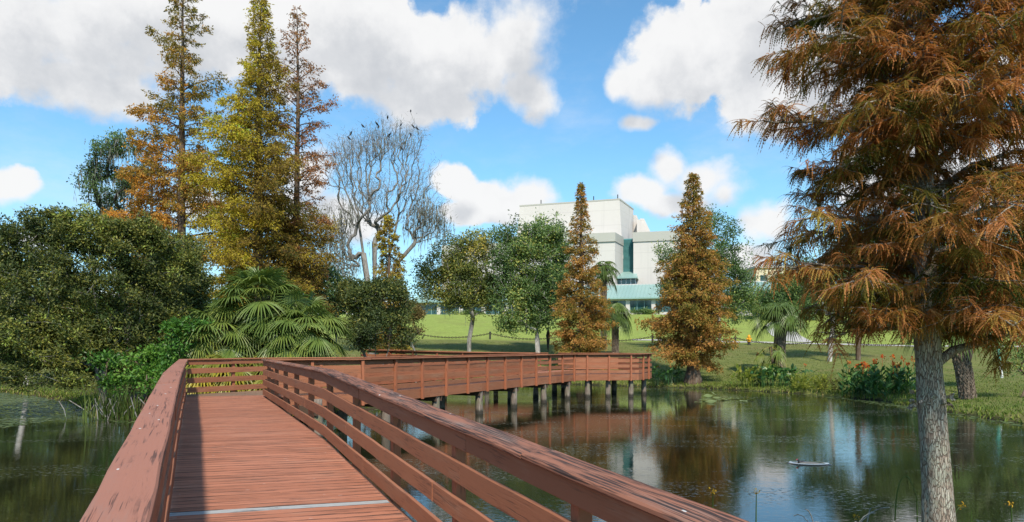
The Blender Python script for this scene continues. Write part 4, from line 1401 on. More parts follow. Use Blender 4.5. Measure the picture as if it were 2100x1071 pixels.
def near_cypress():
    """the big rust coloured bald cypress in front on the right, with drooping feathered sprays"""
    rng = np.random.default_rng(21)
    base = np.array([5.27, 8.5, 0.02])
    root = thing('bald_cypress', 'big near bald cypress in drooping rust fronds on a thick lichened trunk', 'tree', base)
    H = 12.5
    tb = MB()
    z = np.array([-0.3, 0, .15, .3, .5, .8, 1.1, 1.4, 1.7, 1.95, 2.05, 2.15, 2.35, 2.6, 2.85, 3.2, 4, 5, 6.5, 8, 9.5, 11, 12.5])
    r = np.array([.33, .29, .265, .25, .236, .222, .212, .205, .2, .2, .207, .2, .187, .187, .195, .165, .145, .125, .10, .075, .05, .03, .01])
    cx = np.interp(z, [-.3, 0, 1.0, 2.7, 5, 12.5], [.1, .08, .03, -.09, -.14, -.1])
    nside = 28
    th = np.arange(nside) * 2 * pi / nside
    zz = np.linspace(-0.3, 3.2, 60); zz = np.concatenate([zz, np.linspace(3.4, 12.5, 22)])
    R = np.interp(zz, z, r) * 0.78; C = np.interp(zz, z, cx)
    lob = 1 + (0.05 * np.sin(3 * th[None] + 0.5) + 0.035 * np.sin(5 * th[None] + zz[:, None] * 0.4) + 0.022 * np.sin(9 * th[None] + zz[:, None] * 1.1)) * (0.35 + np.exp(-zz[:, None] * 0.8))
    lob = lob + rng.normal(size=lob.shape) * 0.012
    lob = lob + 0.10 * np.exp(-((zz[:, None] - 2.02) / 0.07) ** 2) * (0.5 + 0.5 * np.sin(4 * th[None] + 1))
    V = np.stack([C[:, None] + R[:, None] * lob * np.cos(th), R[:, None] * lob * np.sin(th), np.repeat(zz[:, None], nside, 1)], -1)
    n = len(zz)
    i = np.arange(n - 1)[:, None] * nside; j = np.arange(nside)[None]; j2 = (j + 1) % nside
    tb.add(V.reshape(-1, 3), np.stack([i + j, i + j2, i + nside + j2, i + nside + j], -1).reshape(-1, 4), 0.5)
    axis = lambda q: np.array([np.interp(q, zz, C), 0, q])
    TS, TE, TT, OUT = [], [], [], []
    def limb(z0, az, ln, up, droop, rb, dens=10.0, bare=0.1, tint=0.5):
        d = np.array([cos(az), sin(az), 0.0]); sd = np.array([-sin(az), cos(az), 0])
        t = np.linspace(0, 1, 9); sw = rng.normal() * 0.12
        Pb = axis(z0)[None] + d[None] * (ln * t)[:, None] + np.array([0, 0, 1.0]) * (ln * (up * t - droop * t * t))[:, None] + sd[None] * (ln * sw * t * t)[:, None]
        Pb[1:] += rng.normal(size=(8, 3)) * 0.02
        tb.tube(Pb, rb * (1 - 0.86 * t ** 0.8) + 0.004, 7, 0.5, False)
        ns = int(ln * dens)
        for k in range(ns):
            tt = bare + (1 - bare) * (k + rng.random()) / ns
            p = np.array([np.interp(tt, t, Pb[:, c]) for c in range(3)])
            sgn = 1 if k % 2 else -1
            l2 = (0.36 * ln * (1.05 - 0.7 * tt) + 0.10) * (0.5 + 0.8 * rng.random())
            dd = unit(d * 0.8 + sd * sgn * (0.35 + 0.9 * rng.random()) + np.array([0, 0, rng.normal() * 0.45 + 0.08]))
            e = p + dd * l2 - np.array([0, 0, 0.07 * l2])
            md = (p + e) / 2 + np.array([0, 0, 0.07 * l2]) + rng.normal(size=3) * 0.02
            tb.tube([p, md, e], [0.009 + 0.004 * l2, 0.007, 0.003], 4, 0.5, False)
            tw = tint + rng.normal() * 0.21
            # short side twigs
            for a, b in ((p, md), (md, e)):
                TS.append(a); TE.append(b); TT.append(tw)
            for q in range(int(1 + l2 * 4)):
                f = 0.25 + 0.75 * rng.random()
                s0 = p * (1 - f) ** 2 + md * 2 * f * (1 - f) + e * f * f
                l3 = 0.12 + 0.16 * rng.random()
                d3 = unit(dd * 0.7 + np.cross(dd, (0, 0, 1)) * rng.choice([-1, 1]) * (0.4 + 0.6 * rng.random()) + np.array([0, 0, rng.normal() * 0.3]))
                e3 = s0 + d3 * l3 - np.array([0, 0, 0.1 * l3])
                tb.tube([s0, e3], [0.005, 0.0022], 3, 0.5, False)
                TS.append(s0); TE.append(e3); TT.append(tw + rng.normal() * 0.07)
    prof_z = [2.55, 3.0, 3.6, 4.5, 5.5, 7.0, 8.5, 10.5, 12.5]
    prof_r = [0.9, 1.5, 2.0, 1.85, 1.7, 1.65, 1.55, 1.2, 0.2]
    nb = 140
    for i in range(nb):
        f = (i + rng.random()) / nb
        z0 = 2.75 + (H - 2.9) * f
        ln = np.interp(z0, prof_z, prof_r) * (0.62 + 0.46 * rng.random())
        limb(z0, i * 2.39996 + rng.random() * 0.7, ln, 0.5 + 0.3 * rng.random() * (1 if z0 > 3.4 else 0.5), 0.36 + 0.1 * rng.random(), 0.02 + 0.016 * ln * rng.random() + 0.008, tint=0.47 + rng.normal() * 0.08)
    # the stout low limb rising to the right, and the low ones on the left
    limb(2.42, radians(8), 2.5, 0.62, 0.33, 0.062, 6, 0.42, 0.55)
    limb(2.8, radians(60), 1.7, 0.55, 0.3, 0.05, 7, 0.25)
    limb(2.85, radians(185), 1.25, 0.28, 0.33, 0.035, 8, 0.35, 0.62)
    limb(2.95, radians(215), 1.4, 0.34, 0.36, 0.04, 8, 0.3, 0.6)
    limb(2.95, radians(265), 1.5, 0.4, 0.42, 0.04, 8, 0.25, 0.62)
    limb(3.0, radians(310), 1.6, 0.35, 0.5, 0.035, 8, 0.25, 0.55)
    limb(3.1, radians(340), 2.0, 0.35, 0.45, 0.035, 8, 0.25, 0.55)
    for k in range(190):
        z0 = 2.9 + 6.5 * rng.random(); a = rng.random() * 2 * pi; l3 = 0.3 + 0.5 * rng.random()
        p = axis(z0); d3 = unit(np.array([cos(a), sin(a), 0.3 + rng.normal() * 0.3]))
        e3 = p + d3 * (l3 + 0.15)
        tb.tube([p, (p + e3) / 2 + (0, 0, 0.03), e3], [0.008, 0.006, 0.003], 3, 0.5, False)
        TS.append(p + d3 * 0.18); TE.append(e3); TT.append(0.45 + rng.normal() * 0.15)
    # scaly collar left by an old rope
    for k in range(26):
        a = rng.random() * 2 * pi
        p = np.array([np.interp(2.02, zz, C) + 0.19 * cos(a), 0.19 * sin(a), 2.0 + rng.normal() * 0.04])
        tb.leaves(p[None], np.array([[cos(a) * 0.7, sin(a) * 0.7, rng.normal() * 0.8]]), 0.09, 0.06, 0.5, rng)
    tb.build('trunk', M['bark_plate'], root, smooth=True)
    # fronds: curved drooping rachis with two ranks of leaflets
    TS = np.array(TS); TE = np.array(TE); TT = np.array(TT)
    L = np.linalg.norm(TE - TS, axis=1)
    cnt = np.maximum(1, (L * 72 * (0.5 + rng.random(len(L)))).astype(int))
    idx = np.repeat(np.arange(len(L)), cnt)
    N = len(idx)
    f = rng.random(N) ** 0.7
    P = TS[idx] * (1 - f)[:, None] + TE[idx] * f[:, None]
    tw = unit(TE - TS)[idx]
    out = unit(np.c_[P[:, :2], np.zeros(N)])
    side = unit(np.cross(tw, np.array([0, 0, 1.0])))
    D = unit(tw * 0.55 + side * (rng.choice([-1, 1], N) * (0.3 + 0.7 * rng.random(N)))[:, None] + np.c_[np.zeros((N, 2)), rng.normal(size=N) * 0.35 - 0.05])
    fl = 0.10 + 0.12 * rng.random(N)
    tint = np.clip(TT[idx] + rng.normal(size=N) * 0.10, 0, 0.86)
    g = 0.3 + 0.6 * rng.random(N)
    K = 9
    Vs = []; Ts = []
    S = unit(np.cross(D, rng.normal(size=(N, 3)) * 0.5 + np.array([0, 0, 1.0])))
    prev = P
    for k in range(K):
        t0 = (k + 0.15) / K
        t1 = t0 + 1.0 / K
        c0 = P + (D * t0 - np.array([0, 0, 1.0]) * (g * t0 * t0)[:, None]) * fl[:, None]
        c1 = P + (D * t1 - np.array([0, 0, 1.0]) * (g * t1 * t1)[:, None]) * fl[:, None]
        tan = unit(c1 - c0)
        wl = (0.023 * (1 - 0.55 * abs(t0 - 0.35) - 0.35 * t0)) * (0.8 + 0.5 * rng.random(N))
        for sg in (1, -1):
            tip = c0 + (S * sg * 0.62 + tan * 1.15) * wl[:, None] - np.array([0, 0, 0.25]) * wl[:, None]
            Vs.append(np.stack([c0, c1 if sg > 0 else tip, tip if sg > 0 else c1], 1))
            Ts.append(np.repeat(np.clip(tint + 0.05 * (t0 - 0.5), 0, 1), 3))
    fb = MB()
    fb.tris(np.concatenate([v.reshape(-1, 3) for v in Vs]), np.concatenate(Ts))
    fb.build('crown', M['rust_near'], root)

near_cypress()

def conifers():
    Y = 46.3; x = (1421 - 1050) / FPX * Y
    conifer('bald_cypress', 'conical rust and gold cypress at the water edge right of the boardwalk platform', (x, Y, gz(x, Y)), 14.1, 1.1,
            [(1.0, 1.6), (2.0, 2.3), (4, 2.75), (6, 2.45), (8, 2.0), (10, 1.35), (12, 0.75), (13.4, 0.4), (14.1, 0.1)], 300, 0.3, M['rust_far'], M['bark_brown'], 31,
            leaf=(0.17, 0.075), per_m=50, up=0.4, droop=0.3, ragged=0.55, fluff=0.10, tint0=0.44, tint_h=-0.15, buttress=2.3)
    Y = 52.5; x = (1192 - 1050) / FPX * Y
    conifer('bald_cypress', 'brown cypress with a thin green leader in front of the white building', (x, Y, gz(x, Y)), 14.6, 0.5,
            [(0.5, 1.9), (2.0, 2.5), (4, 2.5), (6, 1.95), (8, 1.45), (10, 1.0), (12, 0.6), (13.6, 0.35), (14.6, 0.12)], 300, 0.26, M['rust_far'], M['bark_brown'], 32,
            leaf=(0.17, 0.072), per_m=50, up=0.42, droop=0.3, ragged=0.55, fluff=0.10, tint0=0.42, tint_h=-0.05, len_var=(0.5, 1.05))
    Y = 42.0; x = (366 - 1050) / FPX * Y
    conifer('bald_cypress', 'tall thin olive and rust cypress, leftmost of three tall ones behind the thicket', (x, Y, gz(x, Y)), 24.6, 4.5,
            [(4, 2.5), (7, 3.1), (10, 3.1), (13, 2.7), (16, 2.3), (19, 1.8), (22, 1.2), (24, 0.6), (24.6, 0.2)], 190, 0.34, M['olive_rust'], M['bark_brown'], 33,
            leaf=(0.17, 0.07), per_m=58, up=0.5, droop=0.3, tint0=0.46, tint_h=-0.38, tint_x=-0.1, len_var=(0.4, 1.15), lean=(0.012, 0), gap=0.1, wispy=0.6)
    Y = 43.5; x = (312 - 1050) / FPX * Y
    conifer('bald_cypress', 'shorter orange cypress crowding the left side of the tall olive and rust one', (x, Y, gz(x, Y)), 14.8, 4.0,
            [(3, 1.8), (6, 2.4), (9, 2.3), (12, 1.5), (14, 0.7), (14.8, 0.2)], 110, 0.2, M['olive_rust'], M['bark_grey'], 37,
            leaf=(0.17, 0.07), per_m=64, up=0.5, droop=0.3, tint0=0.72, len_var=(0.4, 1.15), wispy=0.7)
    Y = 38.0; x = (524 - 1050) / FPX * Y
    conifer('bald_cypress', 'dense golden cypress towering behind the fan palms, middle of the three tall ones', (x, Y, gz(x, Y)), 21.4, 3.4,
            [(3, 3.0), (5, 3.8), (7, 3.7), (10, 3.0), (13, 2.3), (16, 1.5), (18.5, 0.95), (20.2, 0.6), (21.4, 0.2)], 330, 0.36, M['gold'], M['bark_brown'], 34,
            leaf=(0.155, 0.062), per_m=62, up=0.48, droop=0.3, ragged=0.9, fluff=0.11, tint0=0.55, tint_h=0.10, tint_x=-0.26, lean=(0.012, 0), len_var=(0.5, 1.12), wispy=0.55)
    Y = 40.0; x = (602 - 1050) / FPX * Y
    conifer('bald_cypress', 'sparse red brown cypress, rightmost of the three tall ones', (x, Y, gz(x, Y)), 21.9, 4.0,
            [(3, 1.9), (6, 2.2), (10, 2.1), (13, 2.0), (16, 1.75), (18.5, 1.4), (20.5, 0.8), (21.9, 0.2)], 150, 0.27, M['redbrown'], M['bark_brown'], 35,
            leaf=(0.155, 0.062), per_m=42, up=0.6, droop=0.3, tint0=0.5, len_var=(0.4, 1.12), lean=(0.010, 0), gap=0.08, wispy=0.65)
    Y = 50.0; x = (799 - 1050) / FPX * Y
    conifer('bald_cypress', 'small slim golden cypress in front of the bare mossy tree', (x, Y, gz(x, Y)), 11.6, 1.6,
            [(1, 1.5), (4, 1.5), (6, 1.38), (8, 1.1), (10, 0.7), (11.6, 0.12)], 150, 0.2, M['gold'], M['bark_brown'], 36,
            leaf=(0.17, 0.075), per_m=80, up=0.25, droop=0.35, tint0=0.42, tint_h=0.25)
conifers()

def cone_blobs(*rows):
    """ellipsoids from photograph pixels: (px, py, half width px, half height px, depth Y, thickness factor)"""
    out = []
    for (x, y, rx, ry, Y, k) in rows:
        c = px_at(x, y, Y)
        sx = rx / FPX * Y; sz = ry / FPX * Y
        out.append((c[0], c[1], c[2], sx, max(sx * k, 0.3), sz))
    return out

def lobes(blobs, rng, k=2, f=0.5):
    out = list(blobs)
    for b in blobs:
        for _ in range(k):
            d = unit(rng.normal(size=3)); d[2] = abs(d[2]) * 0.9 + d[2] * 0.1
            q = f * (0.5 + 0.7 * rng.random())
            out.append((b[0] + d[0] * b[3] * 0.9, b[1] + d[1] * b[4] * 0.9, b[2] + d[2] * b[5] * 0.9, b[3] * q, b[4] * q, b[5] * q))
    return out

def leafy(name, label, cat, base, trunks, blobs, n, m_leaf, m_bark, seed, leaf=(0.16, 0.08), n_leaf=45, rad=0.55, r_tip=0.010, r_max=None, tint=0.45,
          seg=0.5, rise=0.25, moss=0, moss_len=(0.4, 1.1), lo=0, group=None, crown='crown', wig=0.1, tint_var=0.16, clump_var=0.18, shell=0.5, back=1.0, e=2.3, moss_where=None, gaps=0.0):
    rng = np.random.default_rng(seed)
    base = np.asarray(base, float)
    root = thing(name, label, cat, base, group)
    if crown == 'foliage':
        blobs = lobes(blobs, rng, 4, 0.42)
    T = in_blobs(rng, blobs, int(n * 1.7), shell, np.mean([b[5] for b in blobs]) * 2.4 if crown == 'foliage' else gaps)
    T[:, 2] = np.maximum(T[:, 2], base[2] + 0.15)
    sk = Skeleton([[np.asarray(p, float) for p in tr] for tr in trunks])
    sk.grow(T, rng, seg, wig, rise, lo, back)
    ch = sk.chains(r_tip, e, r_max)
    tb = MB()
    chains_to_tubes(tb, [(p - base, r) for p, r in ch])
    tb.build('trunk' if cat == 'tree' else 'stem', m_bark, root, smooth=True)
    P = np.array(sk.P)
    if n_leaf:
        fb = MB()
        tips = P[sk.tips] - base
        prev = P[[sk.par[i] for i in sk.tips]] - base
        cen = np.concatenate([tips, tips * 0.5 + prev * 0.5])
        scatter_leaves(fb, rng, cen, n_leaf // 2, rad, leaf[0], leaf[1], tint, tint_var, clump_var)
        fb.build(crown, m_leaf, root)
    if moss:
        k = [i for i in range(lo + 2, len(P)) if 0.006 < sk.rad[i] < 0.09]
        if moss_where:
            k = np.array(k); q = P[k]
            k = k[moss_where(1050 + q[:, 0] / q[:, 1] * FPX, HOR - (q[:, 2] - EYE) / q[:, 1] * FPX)]
        k = rng.choice(k, min(moss, len(k)), replace=False)
        ms = MB()
        moss_strands(ms, rng, P[k] - base, 4, moss_len)
        tag(ms.build('moss', M['moss'], root), kind='stuff')
    return root, P, sk

def trees():
    def at(px, Y):
        x = (px - 1050) / FPX * Y
        return np.array([x, Y, gz(x, Y)])
    up = lambda b, *offs: [b + np.array((0, 0, -0.3))] + [b + np.array(o) for o in offs]
    # oak pair in the middle
    b = at(962, 62)
    leafy('oak_tree', 'small pale trunked oak hung with grey moss, yellowing on its left side', 'tree', b, [up(b, (0.02, 0, 1.2), (0.2, 0, 2.2), (0.35, 0, 3.2))],
          cone_blobs((965, 560, 58, 75, 62, .8), (985, 500, 40, 30, 62, .8), (925, 530, 45, 45, 61.5, .8), (885, 570, 38, 45, 62, .8), (1000, 600, 40, 40, 61.5, .8), (940, 610, 55, 30, 62, .8)), 330,
          M['oak_yellow'], M['bark_grey'], 41, (0.23, 0.11), 44, 0.5, r_tip=0.011, r_max=0.2, tint=0.42, moss=60, lo=2)
    b = at(1104, 60)
    leafy('oak_tree', 'green oak with a slim pale trunk just left of the brown cypress', 'tree', b, [up(b, (-0.1, 0, 1.5), (-0.1, 0, 3.0), (0.05, 0, 4.2), (0.3, 0, 6.0))],
          cone_blobs((1090, 510, 62, 62, 60, .8), (1125, 480, 42, 42, 60, .8), (1045, 540, 40, 50, 59.5, .8), (1060, 600, 55, 50, 60, .8), (1120, 590, 50, 50, 60, .8), (1050, 660, 32, 26, 59.5, .8), (1105, 655, 40, 25, 60, .8), (1030, 480, 26, 20, 60, .8)), 430,
          M['oak'], M['bark_pale'], 42, (0.23, 0.11), 46, 0.48, r_tip=0.011, r_max=0.22, tint=0.5, lo=2)
    b = at(1124, 63)
    leafy('oak_tree', 'dark trunked oak half hidden behind the brown cypress', 'tree', b, [up(b, (0, 0, 1.5), (0.05, 0, 3.2))],
          cone_blobs((1130, 600, 40, 50, 63, .8), (1150, 540, 30, 45, 63, .8)), 130, M['oak'], M['bark_dark'], 43, (0.23, 0.11), 40, 0.5, r_tip=0.012, r_max=0.21, tint=0.3, lo=1)
    b = at(1080, 69)
    leafy('oak_tree', 'slender young oak standing beyond the other lawn oaks', 'tree', b, [up(b, (0, 0, 1.2), (0, 0, 2.2))],
          cone_blobs((1082, 640, 26, 30, 69, .8)), 60, M['oak'], M['bark_pale'], 44, (0.22, 0.1), 36, 0.5, r_max=0.14, lo=1)
    # oak behind the rust cypress
    b = at(1475, 66)
    leafy('oak_tree', 'loose blue green oak behind the rust and gold cypress', 'tree', b, [up(b, (0, 0, 2), (-0.1, 0, 4), (-0.2, 0, 6))],
          cone_blobs((1480, 500, 42, 55, 66, .8), (1505, 560, 40, 55, 66, .8), (1370, 520, 28, 26, 65, .8), (1372, 590, 26, 22, 65, .8), (1420, 560, 60, 60, 66, .8), (1500, 630, 36, 36, 66, .8), (1460, 450, 22, 18, 66, .8), (1525, 600, 34, 50, 66, .8)), 420,
          M['oak'], M['bark_grey'], 45, (0.22, 0.10), 34, 0.5, r_max=0.22, tint=0.38, lo=2)
    # bare mossy tree
    b = at(762, 58)
    trunk_a = [b + np.array(o) for o in ((0, 0, -0.3), (0.05, 0, 3.0), (0.0, 0, 6.2))]
    t1 = [b + np.array((0, 0, -0.3)), b + (0.15, .1, 3.1), px_at(745, 520, 58), px_at(735, 450, 58), px_at(708, 390, 58), px_at(688, 340, 57.5)]
    t2 = [b + np.array((0, 0, -0.3)), b + (0.3, -.1, 3.1), px_at(768, 500, 58), px_at(790, 430, 58), px_at(800, 360, 58.4), px_at(797, 300, 58.4), px_at(782, 250, 58.4)]
    t3 = [b + np.array((0, 0, -0.3)), b + (0.45, .15, 3.1), px_at(800, 520, 58.5), px_at(818, 440, 58.5), px_at(826, 360, 58.5), px_at(834, 260, 58.5)]
    t4 = [b + np.array((0, 0, -0.3)), b + (0.4, .3, 3.0), px_at(810, 545, 58), px_at(850, 500, 58), px_at(895, 485, 58)]
    root, P, sk = leafy('bare_tree', 'bare grey tree draped in spanish moss with dark birds perched in its top', 'tree', b, [t1, t2, t3, t4],
          cone_blobs((700, 330, 45, 60, 58, .8), (740, 300, 50, 40, 58, .8), (790, 290, 50, 50, 58, .8), (835, 290, 40, 45, 58, .8), (760, 400, 70, 70, 58, .8), (850, 380, 50, 60, 58, .8),
                     (870, 450, 50, 40, 58, .8), (900, 440, 30, 40, 58, .8), (690, 470, 40, 70, 58, .8), (700, 540, 40, 40, 58, .8), (866, 275, 12, 18, 58, .8), (780, 240, 8, 10, 58, .8)), 1100,
          M['twigs'], M['bark_ash'], 46, (0.5, 0.02), 6, 0.45, tint_var=0.3, crown='twigs', r_tip=0.012, r_max=0.42, tint=0.45, seg=0.4, moss=210, moss_len=(0.5, 1.7), moss_where=lambda x, y: (y > 395) & ((x > 820) | (x < 740) | (y > 470)), wig=0.16, rise=0.3, lo=2, e=2.6)
    # birds on its highest twigs
    tips = P[sk.tips]
    px = 1050 + tips[:, 0] / tips[:, 1] * FPX; py = HOR - (tips[:, 2] - EYE) / tips[:, 1] * FPX
    score = py + np.abs(px - 800) * 0.15
    order = np.argsort(score)
    chosen = []
    rng0 = np.random.default_rng(8)
    for i in order:
        if px[i] > 705 and all(np.linalg.norm(tips[i] - tips[j]) > 1.35 for j in chosen) and rng0.random() < 0.55:
            chosen.append(i)
        if len(chosen) >= 18: break
    bm_ = MB()
    spine = np.array([(-0.30, 0, -0.12), (-0.2, 0, -0.06), (-0.1, 0, 0.03), (0.0, 0, 0.11), (0.07, 0, 0.18), (0.10, 0, 0.235), (0.13, 0, 0.275), (0.17, 0, 0.27), (0.22, 0, 0.255)])
    bm_.tube(spine, [0.012, 0.035, 0.075, 0.095, 0.085, 0.055, 0.052, 0.03, 0.006], 9)
    for sg in (1, -1):
        bm_.tube([(-0.02, sg * 0.025, 0.05), (-0.01, sg * 0.025, -0.02), (0.02, sg * 0.025, -0.03)], 0.009, 4)
    black = simple('black_plumage', (0.012, 0.012, 0.014), 0.6, 0.2)
    first = bm_.build('perched_bird', black, smooth=True)
    rng = np.random.default_rng(2)
    for q, i in enumerate(chosen):
        o = first if q == 0 else first.copy()
        if q: COL.objects.link(o)
        o.location = tuple(tips[i] + (0, 0, 0.03)); o.rotation_euler = (0, 0, rng.random() * 6.28)
        s = 0.7 + 0.2 * rng.random(); o.scale = (s, s, s)
        tag(o, 'dark bird perched on a top twig of the bare mossy tree', 'bird', 'dark birds perched in the bare tree')
    # dark mossy tree far left
    b = at(262, 52)
    leafy('mossy_oak', 'grey green moss hung tree left of the tall olive and rust cypress', 'tree', b, [up(b, (0, 0, 3), (-0.2, 0, 6), (-0.6, 0, 9), (-1.0, 0, 11))],
          cone_blobs((235, 300, 45, 28, 52, .8), (200, 340, 38, 30, 52, .8), (240, 370, 60, 45, 52, .8), (190, 400, 30, 30, 52, .8), (270, 330, 40, 40, 52, .8), (215, 430, 40, 25, 52, .8)), 420,
          M['oak'], M['bark_dark'], 47, (0.2, 0.09), 32, 0.42, gaps=2.0, r_max=0.3, tint=0.2, moss=170, moss_len=(0.4, 1.3), lo=3)
    # pale trunk leaning left, seen through the myrtle and in the water
    b = at(56, 42.5)
    leafy('pale_tree', 'white trunked tree leaning left, seen through the branches of the big shrub', 'tree', b, [up(b, (-0.25, 0, 1.5), (-0.6, 0, 3.2), (-1.1, 0, 5.2))],
          cone_blobs((20, 560, 45, 50, 43, .8), (-20, 600, 40, 40, 43, .8)), 110, M['oak'], M['bark_pale'], 48, (0.22, 0.1), 34, 0.5, r_max=0.15, lo=2)
    # thin trunks on the right lawn
    b = at(1701, 55)
    leafy('slim_tree', 'slender pale trunked tree leaning slightly right, before the chain fence', 'tree', b, [up(b, (0.15, 0, 1.7), (0.3, 0, 3.2), (0.35, 0, 4.8))],
          cone_blobs((1700, 580, 50, 60, 55, .8), (1740, 520, 50, 60, 55, .8), (1660, 560, 34, 40, 55, .8)), 150, M['oak'], M['bark_pale'], 49, (0.2, 0.1), 40, 0.5, r_max=0.17, tint=0.4, lo=2)
    b = at(1760, 56)
    leafy('slim_tree', 'straight brown trunked tree behind the orange canna flowers', 'tree', b, [up(b, (0, 0, 2.5), (0.0, 0, 5.0))],
          cone_blobs((1770, 540, 55, 80, 56, .8), (1820, 580, 55, 60, 56, .8), (1790, 480, 45, 50, 56, .8)), 190, M['oak'], M['bark_brown'], 50, (0.2, 0.1), 40, 0.5, r_max=0.2, tint=0.3, lo=2)
    b = at(1990, 33.5)
    leafy('dark_tree', 'dark grey trunk curving up behind the booted palm', 'tree', b, [up(b, (-0.05, 0, 0.9), (-0.12, 0, 1.7), (0.15, 0, 2.7), (0.4, 0, 4.0))],
          cone_blobs((2010, 560, 60, 60, 34, .8), (2060, 620, 50, 40, 34, .8), (1960, 600, 40, 30, 34, .8)), 200, M['oak'], M['bark_dark'], 51, (0.15, 0.075), 44, 0.35, r_max=0.17, tint=0.35, lo=2)
    for k, (px, Y, ty, lab) in enumerate(((20, 66, 590, 'added low oak beyond the far left bank, screening sky from the water'), (150, 70, 570, 'added wide oak hidden behind the big shrub on the left bank'), (-90, 62, 560, 'added unseen oak at the left edge beyond the pond'))):  # oaks added behind the shrub to keep pale sky out of the water reflection
        b = at(px, Y)
        leafy('oak_tree', lab, 'tree', b, [up(b, (0, 0, 1.2), (0, 0, 2.4))],
              cone_blobs((px, (ty + 670) / 2, 80, (680 - ty) / 2, Y, .7), (px + 50, 640, 50, 36, Y, .7), (px - 50, 650, 50, 34, Y, .7)), 200, M['oak'], M['bark_dark'], 160 + k, (0.3, 0.15), 40, 0.7, r_max=0.25, tint=0.4, lo=1)
    # green masses beyond the near cypress
    for k, (px, Y, ty, lab) in enumerate(((1850, 92, 440, 'broad green oak beyond the chain fence, behind the near cypress'),
                                     (1960, 88, 470, 'low spreading oak beyond the lawn path on the far right'),
                                     (2080, 84, 450, 'dark oak at the right edge beyond the lawn path'),
                                     (1612, 104, 560, 'round green tree close to the right end of the white building'))):
        b = at(px, Y)
        leafy('oak_tree', lab, 'tree', b, [up(b, (0, 0, 1.5), (0, 0, 3))],
              cone_blobs((px, (ty + 660) / 2, 62, (660 - ty) / 2, Y, .7), (px + 25, (ty + 620) / 2, 55, (640 - ty) / 2.6, Y, .7), (px - 40, 630, 40, 34, Y, .7), (px + 40, 620, 44, 40, Y, .7)), 300, M['oak'], M['bark_dark'], 52 + k, (0.34, 0.17), 40, 0.8, r_max=0.3, tint=0.4, lo=1)
trees()

